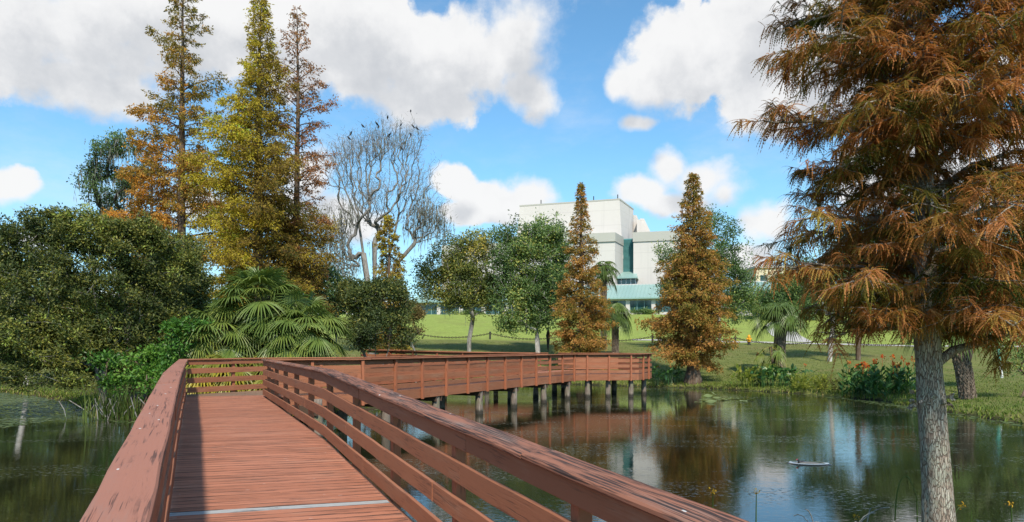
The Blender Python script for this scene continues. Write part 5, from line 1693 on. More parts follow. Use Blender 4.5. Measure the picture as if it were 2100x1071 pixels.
def shrubs():
    def at(px, Y):
        x = (px - 1050) / FPX * Y
        return np.array([x, Y, gz(x, Y)])
    # the big wax myrtle on the left bank, grey limbs fanning from its foot
    b = at(212, 28.2)
    limbs = []
    for pts in (((200, 745), (150, 715), (95, 690), (30, 668)), ((196, 735), (150, 690), (100, 640), (50, 600)), ((200, 730), (178, 660), (150, 600), (130, 540)),
                ((205, 725), (200, 650), (190, 580), (180, 510)), ((212, 720), (235, 650), (250, 590), (262, 520)), ((218, 725), (270, 670), (310, 620), (330, 560)),
                ((196, 750), (140, 740), (80, 735)), ((220, 740), (280, 710), (330, 690))):
        Yo = 28.2
        tr = [b + np.array((0, 0, -0.2))]
        for i, (x, y) in enumerate(pts):
            tr.append(px_at(x, y, Yo + (-0.25 if x < 200 else 0.15) * (i + 1) * 1.0))
        limbs.append(tr)
    leafy('wax_myrtle', 'huge dark olive shrub on the left bank with grey limbs fanning from its foot', 'shrub', b, limbs,
          cone_blobs((70, 540, 85, 85, 27.5, .8), (150, 500, 85, 75, 28, .8), (235, 520, 80, 80, 28.5, .8), (320, 560, 70, 95, 29, .8), (20, 600, 60, 80, 27, .8), (120, 590, 95, 80, 27.3, .8), (230, 610, 90, 80, 28, .8),
                     (60, 690, 75, 45, 26.6, .8), (140, 680, 60, 50, 27.2, .8), (300, 650, 70, 60, 29, .8), (90, 450, 40, 22, 28, .8), (60, 745, 60, 26, 26.6, .8), (150, 755, 50, 24, 26.8, .8), (-60, 580, 80, 110, 27.5, .8), (-70, 690, 70, 60, 27, .8), (60, 470, 50, 40, 28, .8), (195, 470, 80, 40, 28, .8), (285, 495, 60, 45, 28.6, .8), (370, 545, 40, 50, 29.5, .8), (20, 530, 50, 40, 27.5, .8), (190, 700, 60, 40, 27.5, .8), (260, 710, 60, 45, 28.5, .8), (330, 700, 60, 50, 29.5, .8), (120, 720, 60, 40, 26.8, .8), (30, 740, 50, 34, 26.4, .8), (-60, 740, 60, 30, 26.5, .8), (30, 775, 60, 24, 25.6, .8), (120, 785, 60, 22, 25.6, .8), (-60, 770, 60, 26, 25.4, .8), (90, 700, 90, 50, 26, .8), (10, 660, 70, 60, 26, .8)), 2200,
          M['myrtle'], M['bark_grey'], 61, (0.14, 0.058), 64, 0.27, r_tip=0.006, r_max=0.15, tint=0.56, seg=0.35, crown='foliage', tint_var=0.16, clump_var=0.22, rise=0.15, back=0.4, shell=0.5)
    b = at(352, 33)
    leafy('understory_tree', 'tangled dark green tree between the wax myrtle and the fan palms', 'tree', b, [[b - (0, 0, .3), b + (0, 0, 1), b + (0.1, 0, 2.5)], [b - (0, 0, .3), b + (-.3, 0, 1), b + (-.9, 0, 2.6)], [b - (0, 0, .3), b + (.3, 0, 1.2), b + (.8, 0, 2.8)]],
          cone_blobs((350, 540, 60, 70, 33, .8), (390, 600, 45, 60, 32, .8), (300, 590, 50, 60, 33, .8), (360, 660, 70, 50, 31.5, .8)), 330, M['dark_shrub'], M['bark_grey'], 62, (0.15, 0.07), 60, 0.42, r_max=0.13, tint=0.5)
    b = at(250, 30.2)
    leafy('undergrowth_shrub', 'shadowy dark leafed shrub filling the space behind the bright green one', 'shrub', b, [[b - (0, 0, .2), b + (-.4, 0, .6)], [b - (0, 0, .2), b + (.6, 0, .7)], [b - (0, 0, .2), b + (-1.4, 0, .7)]],
          cone_blobs((190, 740, 60, 40, 29.6, .7), (270, 720, 60, 50, 30.2, .7), (340, 700, 50, 60, 30.6, .7), (130, 765, 50, 24, 29, .7), (300, 770, 50, 30, 29.4, .7)), 260, M['dark_shrub'], M['bark_brown'], 78, (0.14, 0.07), 44, 0.32, r_tip=0.006, r_max=0.05, tint=0.4, crown='foliage', seg=0.3)
    b = at(285, 26.6)
    leafy('green_shrub', 'bright green leafy shrub at the foot of the wax myrtle', 'shrub', b, [[b - (0, 0, .2), b + (-.2, 0, .6)], [b - (0, 0, .2), b + (.4, 0, .7)], [b - (0, 0, .2), b + (-.8, 0, .8)]],
          cone_blobs((215, 738, 32, 18, 26.3, .8), (262, 770, 50, 32, 26.2, .8), (320, 750, 40, 34, 26.2, .8), (330, 800, 34, 26, 25.6, .8), (235, 790, 30, 18, 26, .8), (360, 770, 22, 40, 25.6, .8)), 190, M['bright_shrub'], M['bark_brown'], 63, (0.15, 0.085), 30, 0.26, r_tip=0.006, r_max=0.05, tint=0.42, crown='foliage', seg=0.3)
    b = at(365, 24.9)
    leafy('green_shrub', 'light green leafy bush tucked left of the fan palms above the railing corner', 'shrub', b, [[b - (0, 0, .2), b + (0, 0, 1.0)], [b - (0, 0, .2), b + (.5, 0, 1.2)]],
          cone_blobs((372, 690, 26, 34, 25.0, .8), (408, 672, 24, 18, 25, .8), (352, 730, 24, 30, 25, .8)), 90, M['bright_shrub'], M['bark_brown'], 64, (0.15, 0.08), 30, 0.24, r_tip=0.006, r_max=0.05, tint=0.3, crown='foliage', seg=0.3)
    # dark mass right of the palms
    b = at(770, 39.5)
    leafy('dark_shrub', 'dense dark evergreen shrub beside the boardwalk below the bare tree', 'shrub', b, [[b - (0, 0, .3), b + (-.3, 0, 1), b + (-.8, 0, 2.4)], [b - (0, 0, .3), b + (.3, 0, 1), b + (.9, 0, 2.6)], [b - (0, 0, .3), b + (0, 0, 1.5), b + (0, 0, 3.3)]],
          cone_blobs((770, 640, 62, 62, 39.5, .8), (800, 615, 46, 45, 39.5, .8), (738, 660, 38, 60, 39, .8), (780, 690, 62, 36, 38.6, .8), (755, 610, 40, 34, 39.5, .8), (820, 660, 28, 50, 39.3, .8), (715, 600, 26, 40, 41, .8)), 520,
          M['dark_shrub'], M['bark_grey'], 65, (0.17, 0.075), 70, 0.4, r_tip=0.007, r_max=0.12, tint=0.45, crown='foliage')
    b = at(850, 43.5)
    leafy('brown_shrub', 'thin brownish shrub right of the dark evergreen shrub', 'shrub', b, [[b - (0, 0, .3), b + (-.2, 0, 1.2)], [b - (0, 0, .3), b + (.3, 0, 1.3)]],
          cone_blobs((848, 660, 24, 40, 43.5, .8), (842, 700, 22, 20, 43.5, .8), (858, 640, 14, 20, 43.5, .8)), 120, M['brown_shrub'], M['bark_grey'], 66, (0.15, 0.065), 40, 0.3, r_tip=0.006, r_max=0.05, tint=0.5, crown='foliage')
    b = at(690, 46)
    leafy('hanging_shrub', 'grey green leafy shrub behind the right hand side of the fan palms', 'shrub', b, [[b - (0, 0, .3), b + (0, 0, 2), b + (0, 0, 4)]],
          cone_blobs((670, 600, 40, 50, 44, .8), (700, 640, 30, 50, 43, .8), (650, 560, 34, 30, 45, .8)), 170, M['oak'], M['bark_grey'], 67, (0.2, 0.09), 44, 0.45, r_max=0.12, tint=0.25, crown='foliage', moss=40)
    # right edge bush
    b = at(2092, 30)
    leafy('bank_shrub', 'small open green bush at the right edge of the grassy bank', 'shrub', b, [[b - (0, 0, .2), b + (0, 0, .5)], [b - (0, 0, .2), b + (.3, 0, .6)]],
          cone_blobs((2085, 730, 32, 36, 30, .8), (2110, 690, 36, 40, 30, .8), (2072, 760, 20, 18, 30, .8)), 110, M['oak'], M['bark_brown'], 68, (0.11, 0.06), 26, 0.25, r_tip=0.006, r_max=0.05, tint=0.65, crown='foliage', seg=0.3)
    # planting along the building
    for k, (a, px, w) in enumerate(((0, 1318, 30), (0, 1575, 45), (0, 960, 40))):
        Yb = 113.0 if px > 1200 else 121.0
        b = at(px, Yb)
        leafy('foundation_shrub', ['low clipped green planting under the building window right of the brown cypress', 'low green hedge before the right end of the white building', 'low dark planting along the building behind the mossy oak'][k], 'shrub', b, [[b - (0, 0, .2), b + (0, 0, .3)]],
              [(b[0], b[1], b[2] + 0.35, w / FPX * Yb, 0.6, 0.4)], 70, M['oak'], M['bark_dark'], 70 + k, (0.25, 0.14), 36, 0.45, r_max=0.06, tint=0.6, crown='foliage')
shrubs()

# ---- palms
def fan_leaf(mb, rng, hub, d0, pet, R, n=30, spread=4.0, grav=0.35, tint=0.5, petr=0.014, tip_droop=0.5):
    t = np.linspace(0, 1, 6)
    d0 = unit(d0)
    P = hub + d0 * (pet * t)[:, None] - np.array([0, 0, 1.0]) * (grav * pet * t * t)[:, None]
    mb.tube(P, petr * (1.2 - 0.5 * t), 4, min(1, tint + 0.25), False)
    c = P[-1]; T = unit(P[-1] - P[-2])
    S = unit(np.cross(T, (0, 0, 1.0)) + rng.normal(size=3) * 0.12)
    N = np.cross(S, T)
    a = (np.arange(n) / (n - 1) - 0.5) * spread
    dj = unit(T[None] * np.cos(a)[:, None] + S[None] * np.sin(a)[:, None] + N[None] * (0.16 * np.cos(a) ** 2 - 0.10)[:, None])
    ln = R * (0.72 + 0.28 * np.cos(a * 0.55)) * (0.92 + 0.14 * rng.random(n))
    wd = unit(-T[None] * np.sin(a)[:, None] + S[None] * np.cos(a)[:, None])
    ts = np.array([0.0, 0.3, 0.58, 0.8, 1.0]); ws = np.array([0.012, 0.046, 0.042, 0.027, 0.003]) * R / 0.8 * 1.15 * 28 / n
    dr = (tip_droop * (0.55 + 0.9 * rng.random(n)))
    pts = c[None, None] + dj[:, None] * (ln[:, None] * ts[None])[:, :, None] - np.array([0, 0, 1.0]) * (dr[:, None] * ln[:, None] * ts[None] ** 2.6)[:, :, None]
    fold = N[None, None] * (ws[None, :, None] * 0.35)
    Lp = pts - wd[:, None] * ws[None, :, None] * 0.5 + fold
    Rp = pts + wd[:, None] * ws[None, :, None] * 0.5 + fold
    V = np.stack([Lp, pts, Rp], 2).reshape(-1, 3)      # n, 5, 3
    base = np.arange(n)[:, None] * 15 + np.arange(4)[None] * 3
    F = np.concatenate([np.stack([base, base + 1, base + 4, base + 3], -1).reshape(-1, 4), np.stack([base + 1, base + 2, base + 5, base + 4], -1).reshape(-1, 4)])
    tt = np.clip(tint + rng.normal(size=n)[:, None] * 0.05 + np.array([0, 0, .02, .05, .09])[None] * (0.5 + rng.random()), 0, 1)
    mb.add(V, F, np.repeat(tt.ravel(), 3))

def palm(name, label, base, trunk, hub_r, n, pet, R, m, seed, el=(-0.35, 1.35), tint=0.35, trunk_r=0.16, boots=False, nseg=30, tipd=0.5, grav=0.35, low_yellow=0.0, cat='palm'):
    rng = np.random.default_rng(seed)
    base = np.asarray(base, float)
    root = thing(name, label, cat, base)
    tr = np.asarray(trunk, float)
    tb = MB()
    P, s, tot = resample(tr, 0.12)
    if len(P) > 2:
        rr = trunk_r * (1 + 0.10 * rng.normal(size=len(P)) * 0.5)
        tb.tube(P, rr, 12)
        if boots:
            k = 0
            for z in np.arange(0.15, tot - 0.05, 0.085):
                i = min(int(z / 0.12), len(P) - 2)
                for q in range(4):
                    a = k * 2.4 + q * 1.57 + rng.normal() * 0.1
                    o = np.array([cos(a), sin(a), 0])
                    sd = np.array([-sin(a), cos(a), 0])
                    p = P[i] + o * trunk_r * 0.92 + (0, 0, (z - i * 0.12))
                    for sg in (1, -1):
                        e = p + o * 0.10 + sd * sg * -0.10 + np.array([0, 0, 0.30])
                        tb.tube([p + sd * sg * 0.09, (p + e) / 2 + o * 0.045, e], [0.036, 0.03, 0.016], 4, rng.random(), True)
                k += 1
        tb.build('trunk', M['boots'] if boots else M['bark_brown'], root, smooth=not boots)
    hub = P[-1]
    fb = MB()
    for i in range(n):
        f = (i + rng.random() * 0.6) / n
        e = el[1] + (el[0] - el[1]) * f ** 0.8
        az = i * 2.39996 + rng.normal() * 0.2
        d = np.array([cos(az) * cos(e), sin(az) * cos(e), sin(e)])
        fan_leaf(fb, rng, hub + d * hub_r, d, pet * (0.75 + 0.5 * rng.random()), R * (0.8 + 0.35 * rng.random()), nseg, 4.2, grav * (0.7 + 0.6 * rng.random()), np.clip(tint + rng.normal() * 0.08 + low_yellow * f ** 2, 0, 1), 0.014 * R / 0.7, tipd)
    fb.build('fronds', m, root)
    return root

def palms():
    def at(px, Y):
        x = (px - 1050) / FPX * Y
        return np.array([x, Y, gz(x, Y)])
    def tk(*q):
        return [np.array(v, float) for v in q]
    b = at(535, 27.5)
    palm('fan_palm', 'largest green fan palm, its round crown filling the space behind the end railing', b, tk((0, 0, -.2), (0, 0, 2.2), (.05, 0, 4.3)), 0.08, 62, 1.2, 0.98, M['palm'], 81, (-0.75, 1.45), 0.36, 0.17, True, 32, 0.38, 0.25, 0.3)
    b = at(618, 27.0)
    palm('fan_palm', 'green fan palm leaning out on the right of the largest one', b, tk((0, 0, -.2), (0, 0, 1.3), (0, 0, 3.3)), 0.08, 44, 1.0, 0.88, M['palm'], 82, (-0.75, 1.4), 0.4, 0.15, True, 28, 0.4, 0.28, 0.3)
    b = at(462, 26.6)
    palm('fan_palm', 'smaller fan palm with olive fronds on the left of the largest one', b, tk((0, 0, -.2), (0, 0, 1.2), (0, 0, 3.1)), 0.08, 40, 0.95, 0.86, M['palm'], 83, (-0.7, 1.4), 0.48, 0.14, True, 28, 0.42, 0.3, 0.3)
    for k, (px, Y, lab) in enumerate(((440, 25.2, 'low yellow green palmetto at the left end behind the end railing'), (500, 25.6, 'low yellowing palmetto below the largest fan palm'),
                                      (575, 25.6, 'palmetto with yellow tips in front of the fan palm trunks'), (628, 26.0, 'low palmetto reaching along the top of the long railing'))):
        b = at(px, Y)
        palm('saw_palmetto', lab, b, tk((0, 0, -.1), (0, 0, .6), (0, 0, 1.75)), 0.05, 26, 0.95, 0.8, M['palm_yellow'] if k != 3 else M['palm'], 84 + k, (-0.3, 1.2), 0.42 + 0.1 * (k == 0), 0.1, False, 22, 0.5, 0.45, 0.4)
    # palm behind the brown cypress
    b = at(1262, 60)
    palm('cabbage_palm', 'fan palm drooping out from behind the brown cypress', b, tk((0, 0, -.3), (0, 0, 3.0), (0, 0, 4.3)), 0.1, 28, 0.9, 0.9, M['palm'], 91, (-0.9, 1.3), 0.28, 0.2, True, 24, 0.7, 0.6)
    b = at(1238, 66)
    palm('cabbage_palm', 'taller palm top peeping out right of the brown cypress leader', b, tk((0, 0, -.3), (0, 0, 4.0), (0, 0, 8.0)), 0.1, 22, 0.9, 0.9, M['palm'], 92, (-0.7, 1.3), 0.3, 0.2, True, 20, 0.6, 0.5)
    # booted palm on the right bank
    b = at(1600, 48.2)
    palm('cabbage_palm', 'stout dark booted palm standing on the bank beside the yellow hydrant', b, tk((0, 0, -.3), (-.05, 0, 1.5), (0.1, 0, 4.5)), 0.12, 26, 1.2, 0.98, M['palm'], 93, (-0.35, 1.35), 0.3, 0.31, True, 22, 0.6, 0.45, 0.15)
    b = at(1584, 47.4)
    palm('young_palm', 'thin pale stemmed young palm just left of the stout booted palm', b, tk((0.1, 0, -.3), (0.02, 0, 1.0), (-0.15, 0, 2.2)), 0.06, 9, 0.75, 0.7, M['palm'], 94, (-0.9, 0.9), 0.55, 0.1, False, 20, 0.7, 0.7, 0.2)
    b = at(1985, 31.0)
    palm('cabbage_palm', 'leaning palm with pale criss cross boots right of the near cypress trunk', b, tk((0, 0, -.3), (-0.15, 0, 0.8), (-0.42, 0, 2.0), (-0.75, 0, 4.2)), 0.1, 26, 1.2, 1.0, M['palm'], 95, (-0.5, 1.35), 0.35, 0.25, True, 24, 0.6, 0.5)
palms()

# ---- water plants, flowers, reeds
def blades(mb, rng, P, L, W, lean, tint, bend=0.6, seg=4):
    N = len(P)
    az = rng.random(N) * 2 * pi
    d = np.stack([np.cos(az), np.sin(az), np.zeros(N)], -1)
    sd = np.stack([-np.sin(az + 0.6), np.cos(az + 0.6), np.zeros(N)], -1)
    L = np.broadcast_to(L, N); W = np.broadcast_to(W, N)
    ln = lean * (0.3 + rng.random(N))
    ts = np.linspace(0, 1, seg)
    rows = []
    for t in ts:
        c = P + d * (L * ln * t ** (1 + bend))[:, None] + np.array([0, 0, 1.0]) * (L * (t - 0.45 * ln * t * t))[:, None]
        w = W * (1 - t ** 2 * 0.97) * 0.5
        rows += [c - sd * w[:, None], c + sd * w[:, None]]
    V = np.stack(rows, 1).reshape(-1, 3)
    b = np.arange(N)[:, None] * (2 * seg) + np.arange(seg - 1)[None] * 2
    F = np.stack([b, b + 1, b + 3, b + 2], -1).reshape(-1, 4)
    mb.add(V, F, np.repeat(np.clip(tint, 0, 1) * np.ones(N), 2 * seg))

def waterside():
    rng = np.random.default_rng(99)
    def at(px, Y):
        x = (px - 1050) / FPX * Y
        return np.array([x, Y, max(gz(x, Y), -0.02)])
    # canna lilies
    labs = ('tall canna clump with orange flowers on the bank left of the near cypress trunk', 'canna clump with orange flowers tight against the near cypress trunk', 'broad leaved canna clump with few flowers at the waterline')
    for k, (px, Y, n, rad, nf) in enumerate(((1760, 36.2, 46, 0.75, 9), (1845, 35.4, 46, 0.75, 7), (1800, 34.6, 34, 0.7, 2))):
        b = at(px, Y)
        r = thing('canna_lily', labs[k], 'flowers', b)
        mb = MB()
        P = rng.normal(size=(n, 3)) * rad * 0.55; P[:, 2] = -0.05
        h = 0.7 + 0.8 * rng.random(n)
        for q in range(n):
            mb.tube([P[q], P[q] + (0.02, 0, h[q] * 0.5), P[q] + (0.04, 0, h[q])], 0.014, 4, 0.4, False)
            m_ = 5
            z = np.linspace(0.15, 1, m_) * h[q]
            a = rng.random() * 6 + np.arange(m_) * 2.3
            A = np.stack([np.cos(a), np.sin(a), np.full(m_, 0.75)], -1)
            mb.leaves(P[q] + np.stack([np.zeros(m_), np.zeros(m_), z], -1), A, 0.34 + 0.2 * rng.random(m_), 0.14, np.clip(0.45 + rng.normal(size=m_) * 0.25, 0, 1), rng, 0.05, 0.6)
        mb.build('leaves', M['canna'], r)
        for q in range(nf):
            p = np.array([rng.normal() * rad * 0.6, rng.normal() * rad * 0.4, 1.45 + 0.45 * rng.random()])
            fb = MB()
            m_ = 14
            A = rng.normal(size=(m_, 3)) + (0, 0, 0.5)
            fb.leaves(p + rng.normal(size=(m_, 3)) * 0.045, A, 0.13, 0.085, np.clip(0.5 + rng.normal(size=m_) * 0.3, 0, 1), rng, 0.1)
            fb.tube([p - (0, 0, 0.5), p], 0.009, 4, 0.2, False)
            fb.build('flower', M['orange_petal'], r)
    # a few stray canna flowers on thin stems by the platform and the palm
    for k, (px, py, Y, lab) in enumerate(((1350, 752, 47.2, 'single orange canna beside the platform corner'), (1553, 727, 50, 'single orange canna left of the stout booted palm'), (1652, 748, 46, 'low orange canna right of the stout booted palm'))):
        b = at(px, Y); top = px_at(px, py, Y) - b
        r = thing('canna_flower', lab, 'flower', b)
        fb = MB(); fb.tube([(0, 0, -.05), top * 0.5, top], 0.012, 4); 
        fb.leaves(np.repeat((top * 0.35)[None], 6, 0), rng.normal(size=(6, 3)) + (0, 0, .7), 0.3, 0.1, 0.4, rng); fb.build('stem', M['canna'], r)
        fb = MB(); fb.leaves(top + rng.normal(size=(12, 3)) * 0.04, rng.normal(size=(12, 3)), 0.12, 0.08, 0.3 + 0.4 * rng.random(12), rng); fb.build('flower', M['orange_petal'], r)
    # yellow ferns
    for k, (px, Y, n, lab) in enumerate(((1640, 40.4, 46, 'yellow green fern clump at the water edge below the booted palm'), (1685, 39.3, 46, 'pale yellow fern clump, nearest the cannas'), (1720, 38.2, 24, 'thin brownish fern clump between the pale ferns and the cannas'))):
        b = at(px, Y)
        r = thing('fern_clump', lab, 'fern', b)
        mb = MB()
        P = rng.normal(size=(n, 3)) * 0.42; P[:, 2] = 0
        for q in range(n):
            az = rng.random() * 2 * pi
            L = 0.7 + 0.6 * rng.random()
            t = np.linspace(0.1, 1, 11)
            d = np.array([cos(az), sin(az), 0])
            c = P[q] + d * (0.45 * L * t ** 1.6)[:, None] + np.array([0, 0, 1.0]) * (L * (t - 0.25 * t ** 3))[:, None]
            sd = np.array([-sin(az), cos(az), 0])
            mb.tube(c[::2], 0.007, 3, 0.5, False)
            for sg in (1, -1):
                mb.leaves(c, sd * sg + d * 0.25 + np.array([0, 0, 0.25]) + rng.normal(size=(11, 3)) * 0.15, 0.17 * (1.1 - 0.7 * t), 0.05, np.clip(0.55 + 0.2 * rng.normal() - 0.2 * (k == 2), 0, 1), rng, 0, 0.5)
        mb.build('fronds', M['fern'] if k < 2 else M['brown_shrub'], r)
    # broad leaved plants by the palm
    for k, (px, Y, n, m, lab) in enumerate(((1535, 43.0, 60, 'fern', 'yellow green broad leaved plant on the bank left of the dark one'), (1572, 42.9, 70, 'canna', 'dark green elephant ear plant before the booted palm'), (1613, 42.0, 60, 'canna', 'dark green broad leaved plant right of the elephant ear'),
                                            (1372, 46.4, 40, 'canna', 'small green leafy plant by the foot of the rust and gold cypress'))):
        b = at(px, Y)
        r = thing('leafy_plant', lab, 'plant', b)
        mb = MB()
        P = rng.normal(size=(n, 3)) * np.array([0.6, 0.4, 0]) ; h = 0.35 + 0.75 * rng.random(n)
        e = P + rng.normal(size=(n, 3)) * 0.12; e[:, 2] = h
        for q in range(n):
            mb.tube([P[q] - (0, 0, .05), (P[q] + e[q]) / 2, e[q]], 0.011, 3, 0.4, False)
        A = rng.normal(size=(n, 3)) + np.array([0, -0.3, 0.3])
        mb.leaves(e, A, 0.36 + 0.2 * rng.random(n), 0.2, np.clip(0.45 + rng.normal(size=n) * 0.25, 0, 1), rng, 0.06, 0.45)
        mb.leaves(e, -A * (1, 1, -1), 0.3, 0.16, np.clip(0.4 + rng.normal(size=n) * 0.25, 0, 1), rng, 0.06, 0.45)
        mb.build('leaves', M[m], r)
    # lily pads
    pm = MB()
    n = 16; a = np.linspace(0.25, 2 * pi - 0.25, n)
    ring = np.stack([np.cos(a), np.sin(a), 0.05 + 0.06 * np.sin(3 * a)], -1)
    V = np.concatenate([[(0, 0, 0.01)], ring * 0.24, ring * (0.235, 0.235, 0.24) - (0, 0, 0.012)])
    F = [[0, i, i + 1] for i in range(1, n)]
    pm.add(V, F, 0.6)
    pm.F.append(np.array([[i, n + i, n + i + 1, i + 1] for i in range(1, n)])); pm.M.append(np.zeros(n - 1, int))
    pad = pm.build('lily_pad', foliage('lily_pad_leaf', [(0, (0.08, 0.14, 0.04)), (1, (0.24, 0.28, 0.11))], 0.1, 0.4, 0.4, 2.0, 0.9))
    k = 0
    for (px, py, s, tl) in ((1452, 815, 1.0, .4), (1463, 810, 1.0, .5), (1470, 818, .9, .2), (1482, 821, 1.0, .05), (1442, 822, .9, .1), (1490, 819, 1.0, .1), (1458, 826, 1.2, .25), (1507, 818, 1.0, .1), (1525, 824, .8, .1), (1540, 821, .9, .3), (1432, 826, .8, .05)):
        Y = EYE * FPX / (py - HOR); 
        o = pad if k == 0 else pad.copy()
        if k: COL.objects.link(o)
        o.location = ((px - 1050) / FPX * Y, Y, 0.02 + 0.14 * tl); o.scale = (s, s, s)
        o.rotation_euler = (tl * (1 if k % 2 else -0.6), tl * 0.4, rng.random() * 6.28)
        tag(o, 'pale green lily pad floating off the bank near the rust and gold cypress', 'lily pad', 'lily pads off the right bank')
        k += 1
    # reeds on the left bank with pale roots
    for k, (px, Y, n, lab) in enumerate(((215, 26.0, 90, 'dense reed clump rising from the water under the wax myrtle'), (258, 25.5, 110, 'reed clump with bare pale roots below the bright green shrub'))):
        b = at(px, Y); b[2] = -0.05
        r = thing('reed_clump', lab, 'reeds', b)
        mb = MB()
        P = rng.normal(size=(n, 3)) * np.array([0.42, 0.3, 0]); blades(mb, rng, P, 0.9 + 0.9 * rng.random(n), 0.035, 0.35, np.clip(0.4 + rng.normal(size=n) * 0.22, 0, 1))
        mb.build('blades', M['reed'], r)
        rt = MB()
        for q in range(9):
            p = np.array([rng.normal() * 0.7, rng.normal() * 0.25 - 0.2, 0]); e = p + (rng.normal() * 0.35, -0.1, 0.5 + 0.5 * rng.random())
            rt.tube([p, (p + e) / 2 + rng.normal(size=3) * 0.08, e], 0.016, 5)
        rt.build('root', M['bark_grey'], r)
    b = at(176, 24.4); b[2] = -0.05
    r = thing('cattail', 'tall lone pair of reed blades standing in the water left of the reed clumps', 'reed', b)
    mb = MB(); blades(mb, rng, np.array([(0, 0, 0), (0.04, 0, 0), (0.1, 0.05, 0), (-.05, 0, 0), (0.02, 0.02, 0)]), np.array([2.1, 1.7, 1.4, 1.2, 2.0]), 0.045, 0.22, 0.6, 1.2, 6); mb.build('blades', M['reed'], r)
    # rushes and small yellow flowers at the near shore
    def rush(px, py, Y, lab, bend, flower, second=None):
        x = (px - 1050) / FPX * Y
        top = px_at(px, py, Y)
        b = np.array([x + bend, Y, 0.0])
        r = thing('rush_stem', lab, 'rush', b)
        mb = MB()
        t = np.linspace(0, 1, 9)
        e = top - b
        pts = np.stack([e[0] * t ** 2.2, 0 * t, e[2] * np.sin(t * pi / 2) ** 0.9], -1)
        pts[0, 2] = -0.2
        mb.tube(pts, 0.010 * (1.15 - 0.7 * t), 5, 0.4)
        if second:
            e2 = px_at(second[0], second[1], Y) - b
            pts2 = np.stack([e[0] + (e2[0] - e[0]) * t, 0 * t, e[2] + (e2[2] - e[2]) * t ** 1.6], -1)
            mb.tube(pts2, 0.008 * (1 - 0.7 * t) + .001, 5, 0.4)
        mb.build('stem', M['reed'], r)
        if flower:
            fb = MB(); m_ = 22
            fb.leaves(e + rng.normal(size=(m_, 3)) * 0.022, rng.normal(size=(m_, 3)) + (0, 0, .3), 0.036, 0.017, rng.random(m_), rng); fb.build('flower', M['yellow_petal'], r)
    rush(1858, 977, 9.9, 'bent green rush arching over just left of the near trunk', -0.16, False, (1878, 1012))
    rush(1877, 1012, 9.9, 'upright green rush touching the left side of the near trunk', 0.03, False)
    rush(1973, 1040, 9.9, 'slanting rush with a yellow flower right of the near trunk', -0.13, True)
    rush(1992, 1048, 9.9, 'short dry rush standing right of the slanting flowered one', 0.0, False)
    rush(2072, 1034, 9.9, 'rush with a small yellow flower near the right edge', 0.02, True)
    rush(1552, 1010, 9.9, 'thin stem with yellow flowers just beyond the worn handrail', -0.01, True)
    rush(1462, 1008, 10.6, 'small yellow flower stem nearest the handrail', 0.0, True)
    rush(1757, 1062, 9.9, 'low yellow flower between the handrail and the near trunk', 0.0, True)
    # dry twigs at the near tree
    b = np.array([4.7, 9.7, 0.0])
    r = thing('dry_twigs', 'tangle of dry bent twigs at the foot of the near cypress', 'twigs', b)
    mb = MB()
    for q in range(9):
        p = np.array([rng.normal() * 0.25, rng.normal() * 0.15, -0.1]); e = p + (rng.normal() * 0.5, rng.normal() * 0.2, 0.25 + 0.45 * rng.random())
        c = (p + e) / 2 + (0, 0, 0.3)
        t = np.linspace(0, 1, 6)[:, None]
        mb.tube(p * (1 - t) ** 2 + c * 2 * t * (1 - t) + e * t * t, 0.007, 4)
    mb.build('twig', M['bark_grey'], r)

waterside()

def moorhen():
    Y = EYE * FPX / (951 - HOR)
    x = (1643 - 1050) / FPX * Y
    m, t, p = mat('moorhen_plumage')
    at_ = t.node('ShaderNodeAttribute', attribute_name='tint')
    t.l.new(t.ramp(at_.outputs['Fac'], [(0.0, (0.02, 0.022, 0.03)), (0.45, (0.05, 0.05, 0.06)), (0.6, (0.35, 0.02, 0.03)), (1.0, (0.5, 0.05, 0.06))], 'CONSTANT'), p.inputs['Base Color'])
    mb = MB()
    sp = np.array([(0.25, 0, 0.07), (0.19, 0, 0.045), (0.1, 0, 0.025), (0.0, 0, 0.03), (-0.07, 0, 0.055), (-0.105, 0, 0.10), (-0.125, 0, 0.135), (-0.145, 0, 0.152), (-0.165, 0, 0.15), (-0.19, 0, 0.138), (-0.215, 0, 0.128)])
    rd = np.array([0.012, 0.04, 0.07, 0.078, 0.058, 0.035, 0.034, 0.036, 0.024, 0.014, 0.004])
    mb.tube(sp, rd, 12, np.repeat([0.1, 0.1, 0.3, 0.3, 0.3, 0.1, 0.1, 0.1, 0.8, 0.8, 0.8], 12))
    o = mb.build('moorhen', m, smooth=True)
    o.location = (x, Y, 0.005); o.scale = (0.62, 0.62, 0.62); o.rotation_euler = (0, 0, radians(8))
    tag(o, 'small dark water bird with a red bill swimming in a pale ripple', 'water bird')
    # its bow ripple
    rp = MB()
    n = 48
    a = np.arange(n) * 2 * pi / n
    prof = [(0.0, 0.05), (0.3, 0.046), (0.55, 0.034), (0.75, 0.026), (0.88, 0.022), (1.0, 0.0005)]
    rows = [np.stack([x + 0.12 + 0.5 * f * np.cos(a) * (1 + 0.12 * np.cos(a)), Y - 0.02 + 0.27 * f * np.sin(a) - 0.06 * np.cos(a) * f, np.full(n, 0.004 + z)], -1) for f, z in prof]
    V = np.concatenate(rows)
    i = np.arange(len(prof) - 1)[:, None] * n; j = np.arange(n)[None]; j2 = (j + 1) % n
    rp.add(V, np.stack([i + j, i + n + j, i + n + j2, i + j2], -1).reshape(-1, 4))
    sky_glint, ft, fp = mat('ripple_sky_glint')
    fp.inputs['Base Color'].default_value = (0.36, 0.42, 0.48, 1)  # bright sky reflected in the ripple, painted as a pale base colour
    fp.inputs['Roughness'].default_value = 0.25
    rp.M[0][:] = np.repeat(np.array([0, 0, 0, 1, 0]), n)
    tag(rp.build('water_ripple', [M['water'], sky_glint], smooth=True), kind='structure')
moorhen()

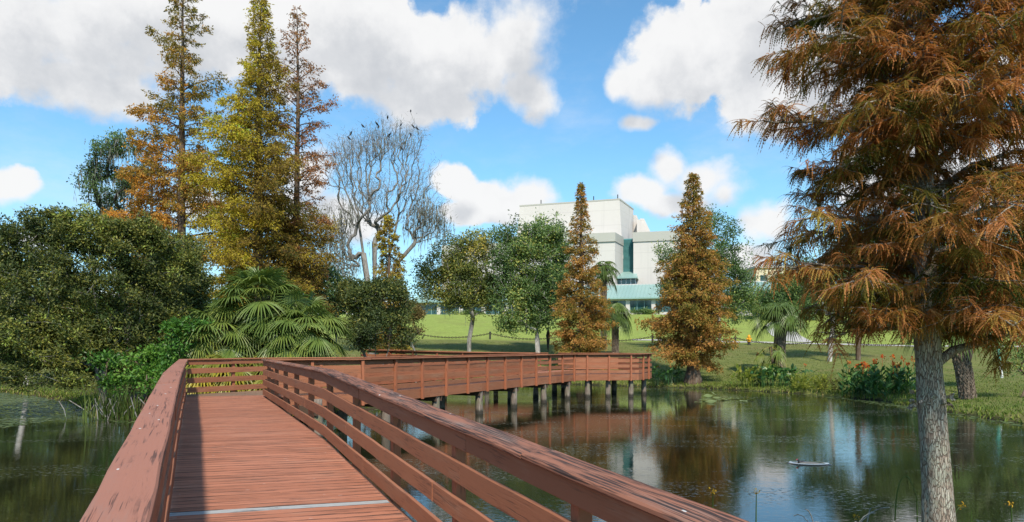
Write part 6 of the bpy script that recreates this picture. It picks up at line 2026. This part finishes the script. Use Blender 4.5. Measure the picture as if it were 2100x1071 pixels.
def ground_cover():
    rng = np.random.default_rng(123)
    # grass on the banks: denser towards the water
    N = 230000
    X = rng.uniform(-34, 32, N); Y = rng.uniform(22, 74, N)
    d = pond_sd(np.stack([X, Y], -1)) + 0.35 * wob(X, Y)
    z = ground_z(X, Y)
    keep = (d > -0.08) & (z > -0.02) & (rng.random(N) < np.clip(1.2 - d / 11, 0.12, 1))
    keep &= ~((X < -4.5) & (X > -19) & (Y < 47) & (rng.random(N) < 0.8))
    X, Y, z, d = X[keep], Y[keep], z[keep], d[keep]
    mb = MB()
    n = len(X)
    wet = np.clip(1 - d / 1.6, 0, 1)
    blades(mb, rng, np.stack([X, Y, z - 0.03], -1), (0.10 + 0.10 * rng.random(n) + wet * (0.22 * rng.random(n))), 0.035 + 0.02 * wet, 0.8, np.clip(0.35 + 0.35 * wet + rng.normal(size=n) * 0.2 + 0.15 * wob(X * .3, Y * .3), 0, 1), 0.6, 3)
    tag(mb.build('grass', M['grass_blades']), 'rough grass and low weeds on the pond banks', kind='stuff')
    # floating weed along the shores, thick in the left cove
    N = 110000
    X = rng.uniform(-40, 20, N); Y = rng.uniform(20, 50, N)
    d = -(pond_sd(np.stack([X, Y], -1)) + 0.35 * wob(X, Y))
    band = np.where(X < -17, 5.5, np.where(X > 8, 1.3, 0.5)) * (0.7 + 0.5 * wob(X * 0.5, Y * 0.5))
    keep = (d > 0) & (d < band) & (rng.random(N) < np.where(X < -17, 1.3, 0.8) * np.clip(1.3 - d / np.maximum(band, .1), 0, 1))
    X, Y = X[keep], Y[keep]
    n = len(X)
    mb = MB()
    k = 6
    a = np.arange(k) * 2 * pi / k
    r = (0.03 + 0.07 * rng.random(n))
    V = np.stack([X[:, None] + r[:, None] * np.cos(a), Y[:, None] + r[:, None] * np.sin(a) * (0.6 + 0.6 * rng.random((n, 1))), np.full((n, k), 0.006) + 0.004 * rng.random((n, 1))], -1).reshape(-1, 3)
    mb.add(V, np.arange(n * k).reshape(n, k), np.repeat(rng.random(n), k))
    tag(mb.build('duckweed', M['weed']), 'green duckweed floating along the shore', kind='stuff')
    # far treeline
    mb = MB()
    n = 26000
    X = rng.uniform(-260, 260, n); Yf = 210 + 25 * rng.random(n)
    hgt = 11 + 5 * np.sin(X * 0.07) + 3 * np.sin(X * 0.21 + 1) + 2 * np.sin(X * 0.5)
    P = np.stack([X, Yf, 7 + hgt * rng.random(n) ** 0.8], -1)
    mb.leaves(P, rng.normal(size=(n, 3)), 2.0, 1.4, np.clip(0.3 + 0.2 * rng.normal(size=n), 0, 1), rng)
    tag(mb.build('distant_trees', M['oak']), 'far line of trees behind the lawn', kind='stuff')
ground_cover()
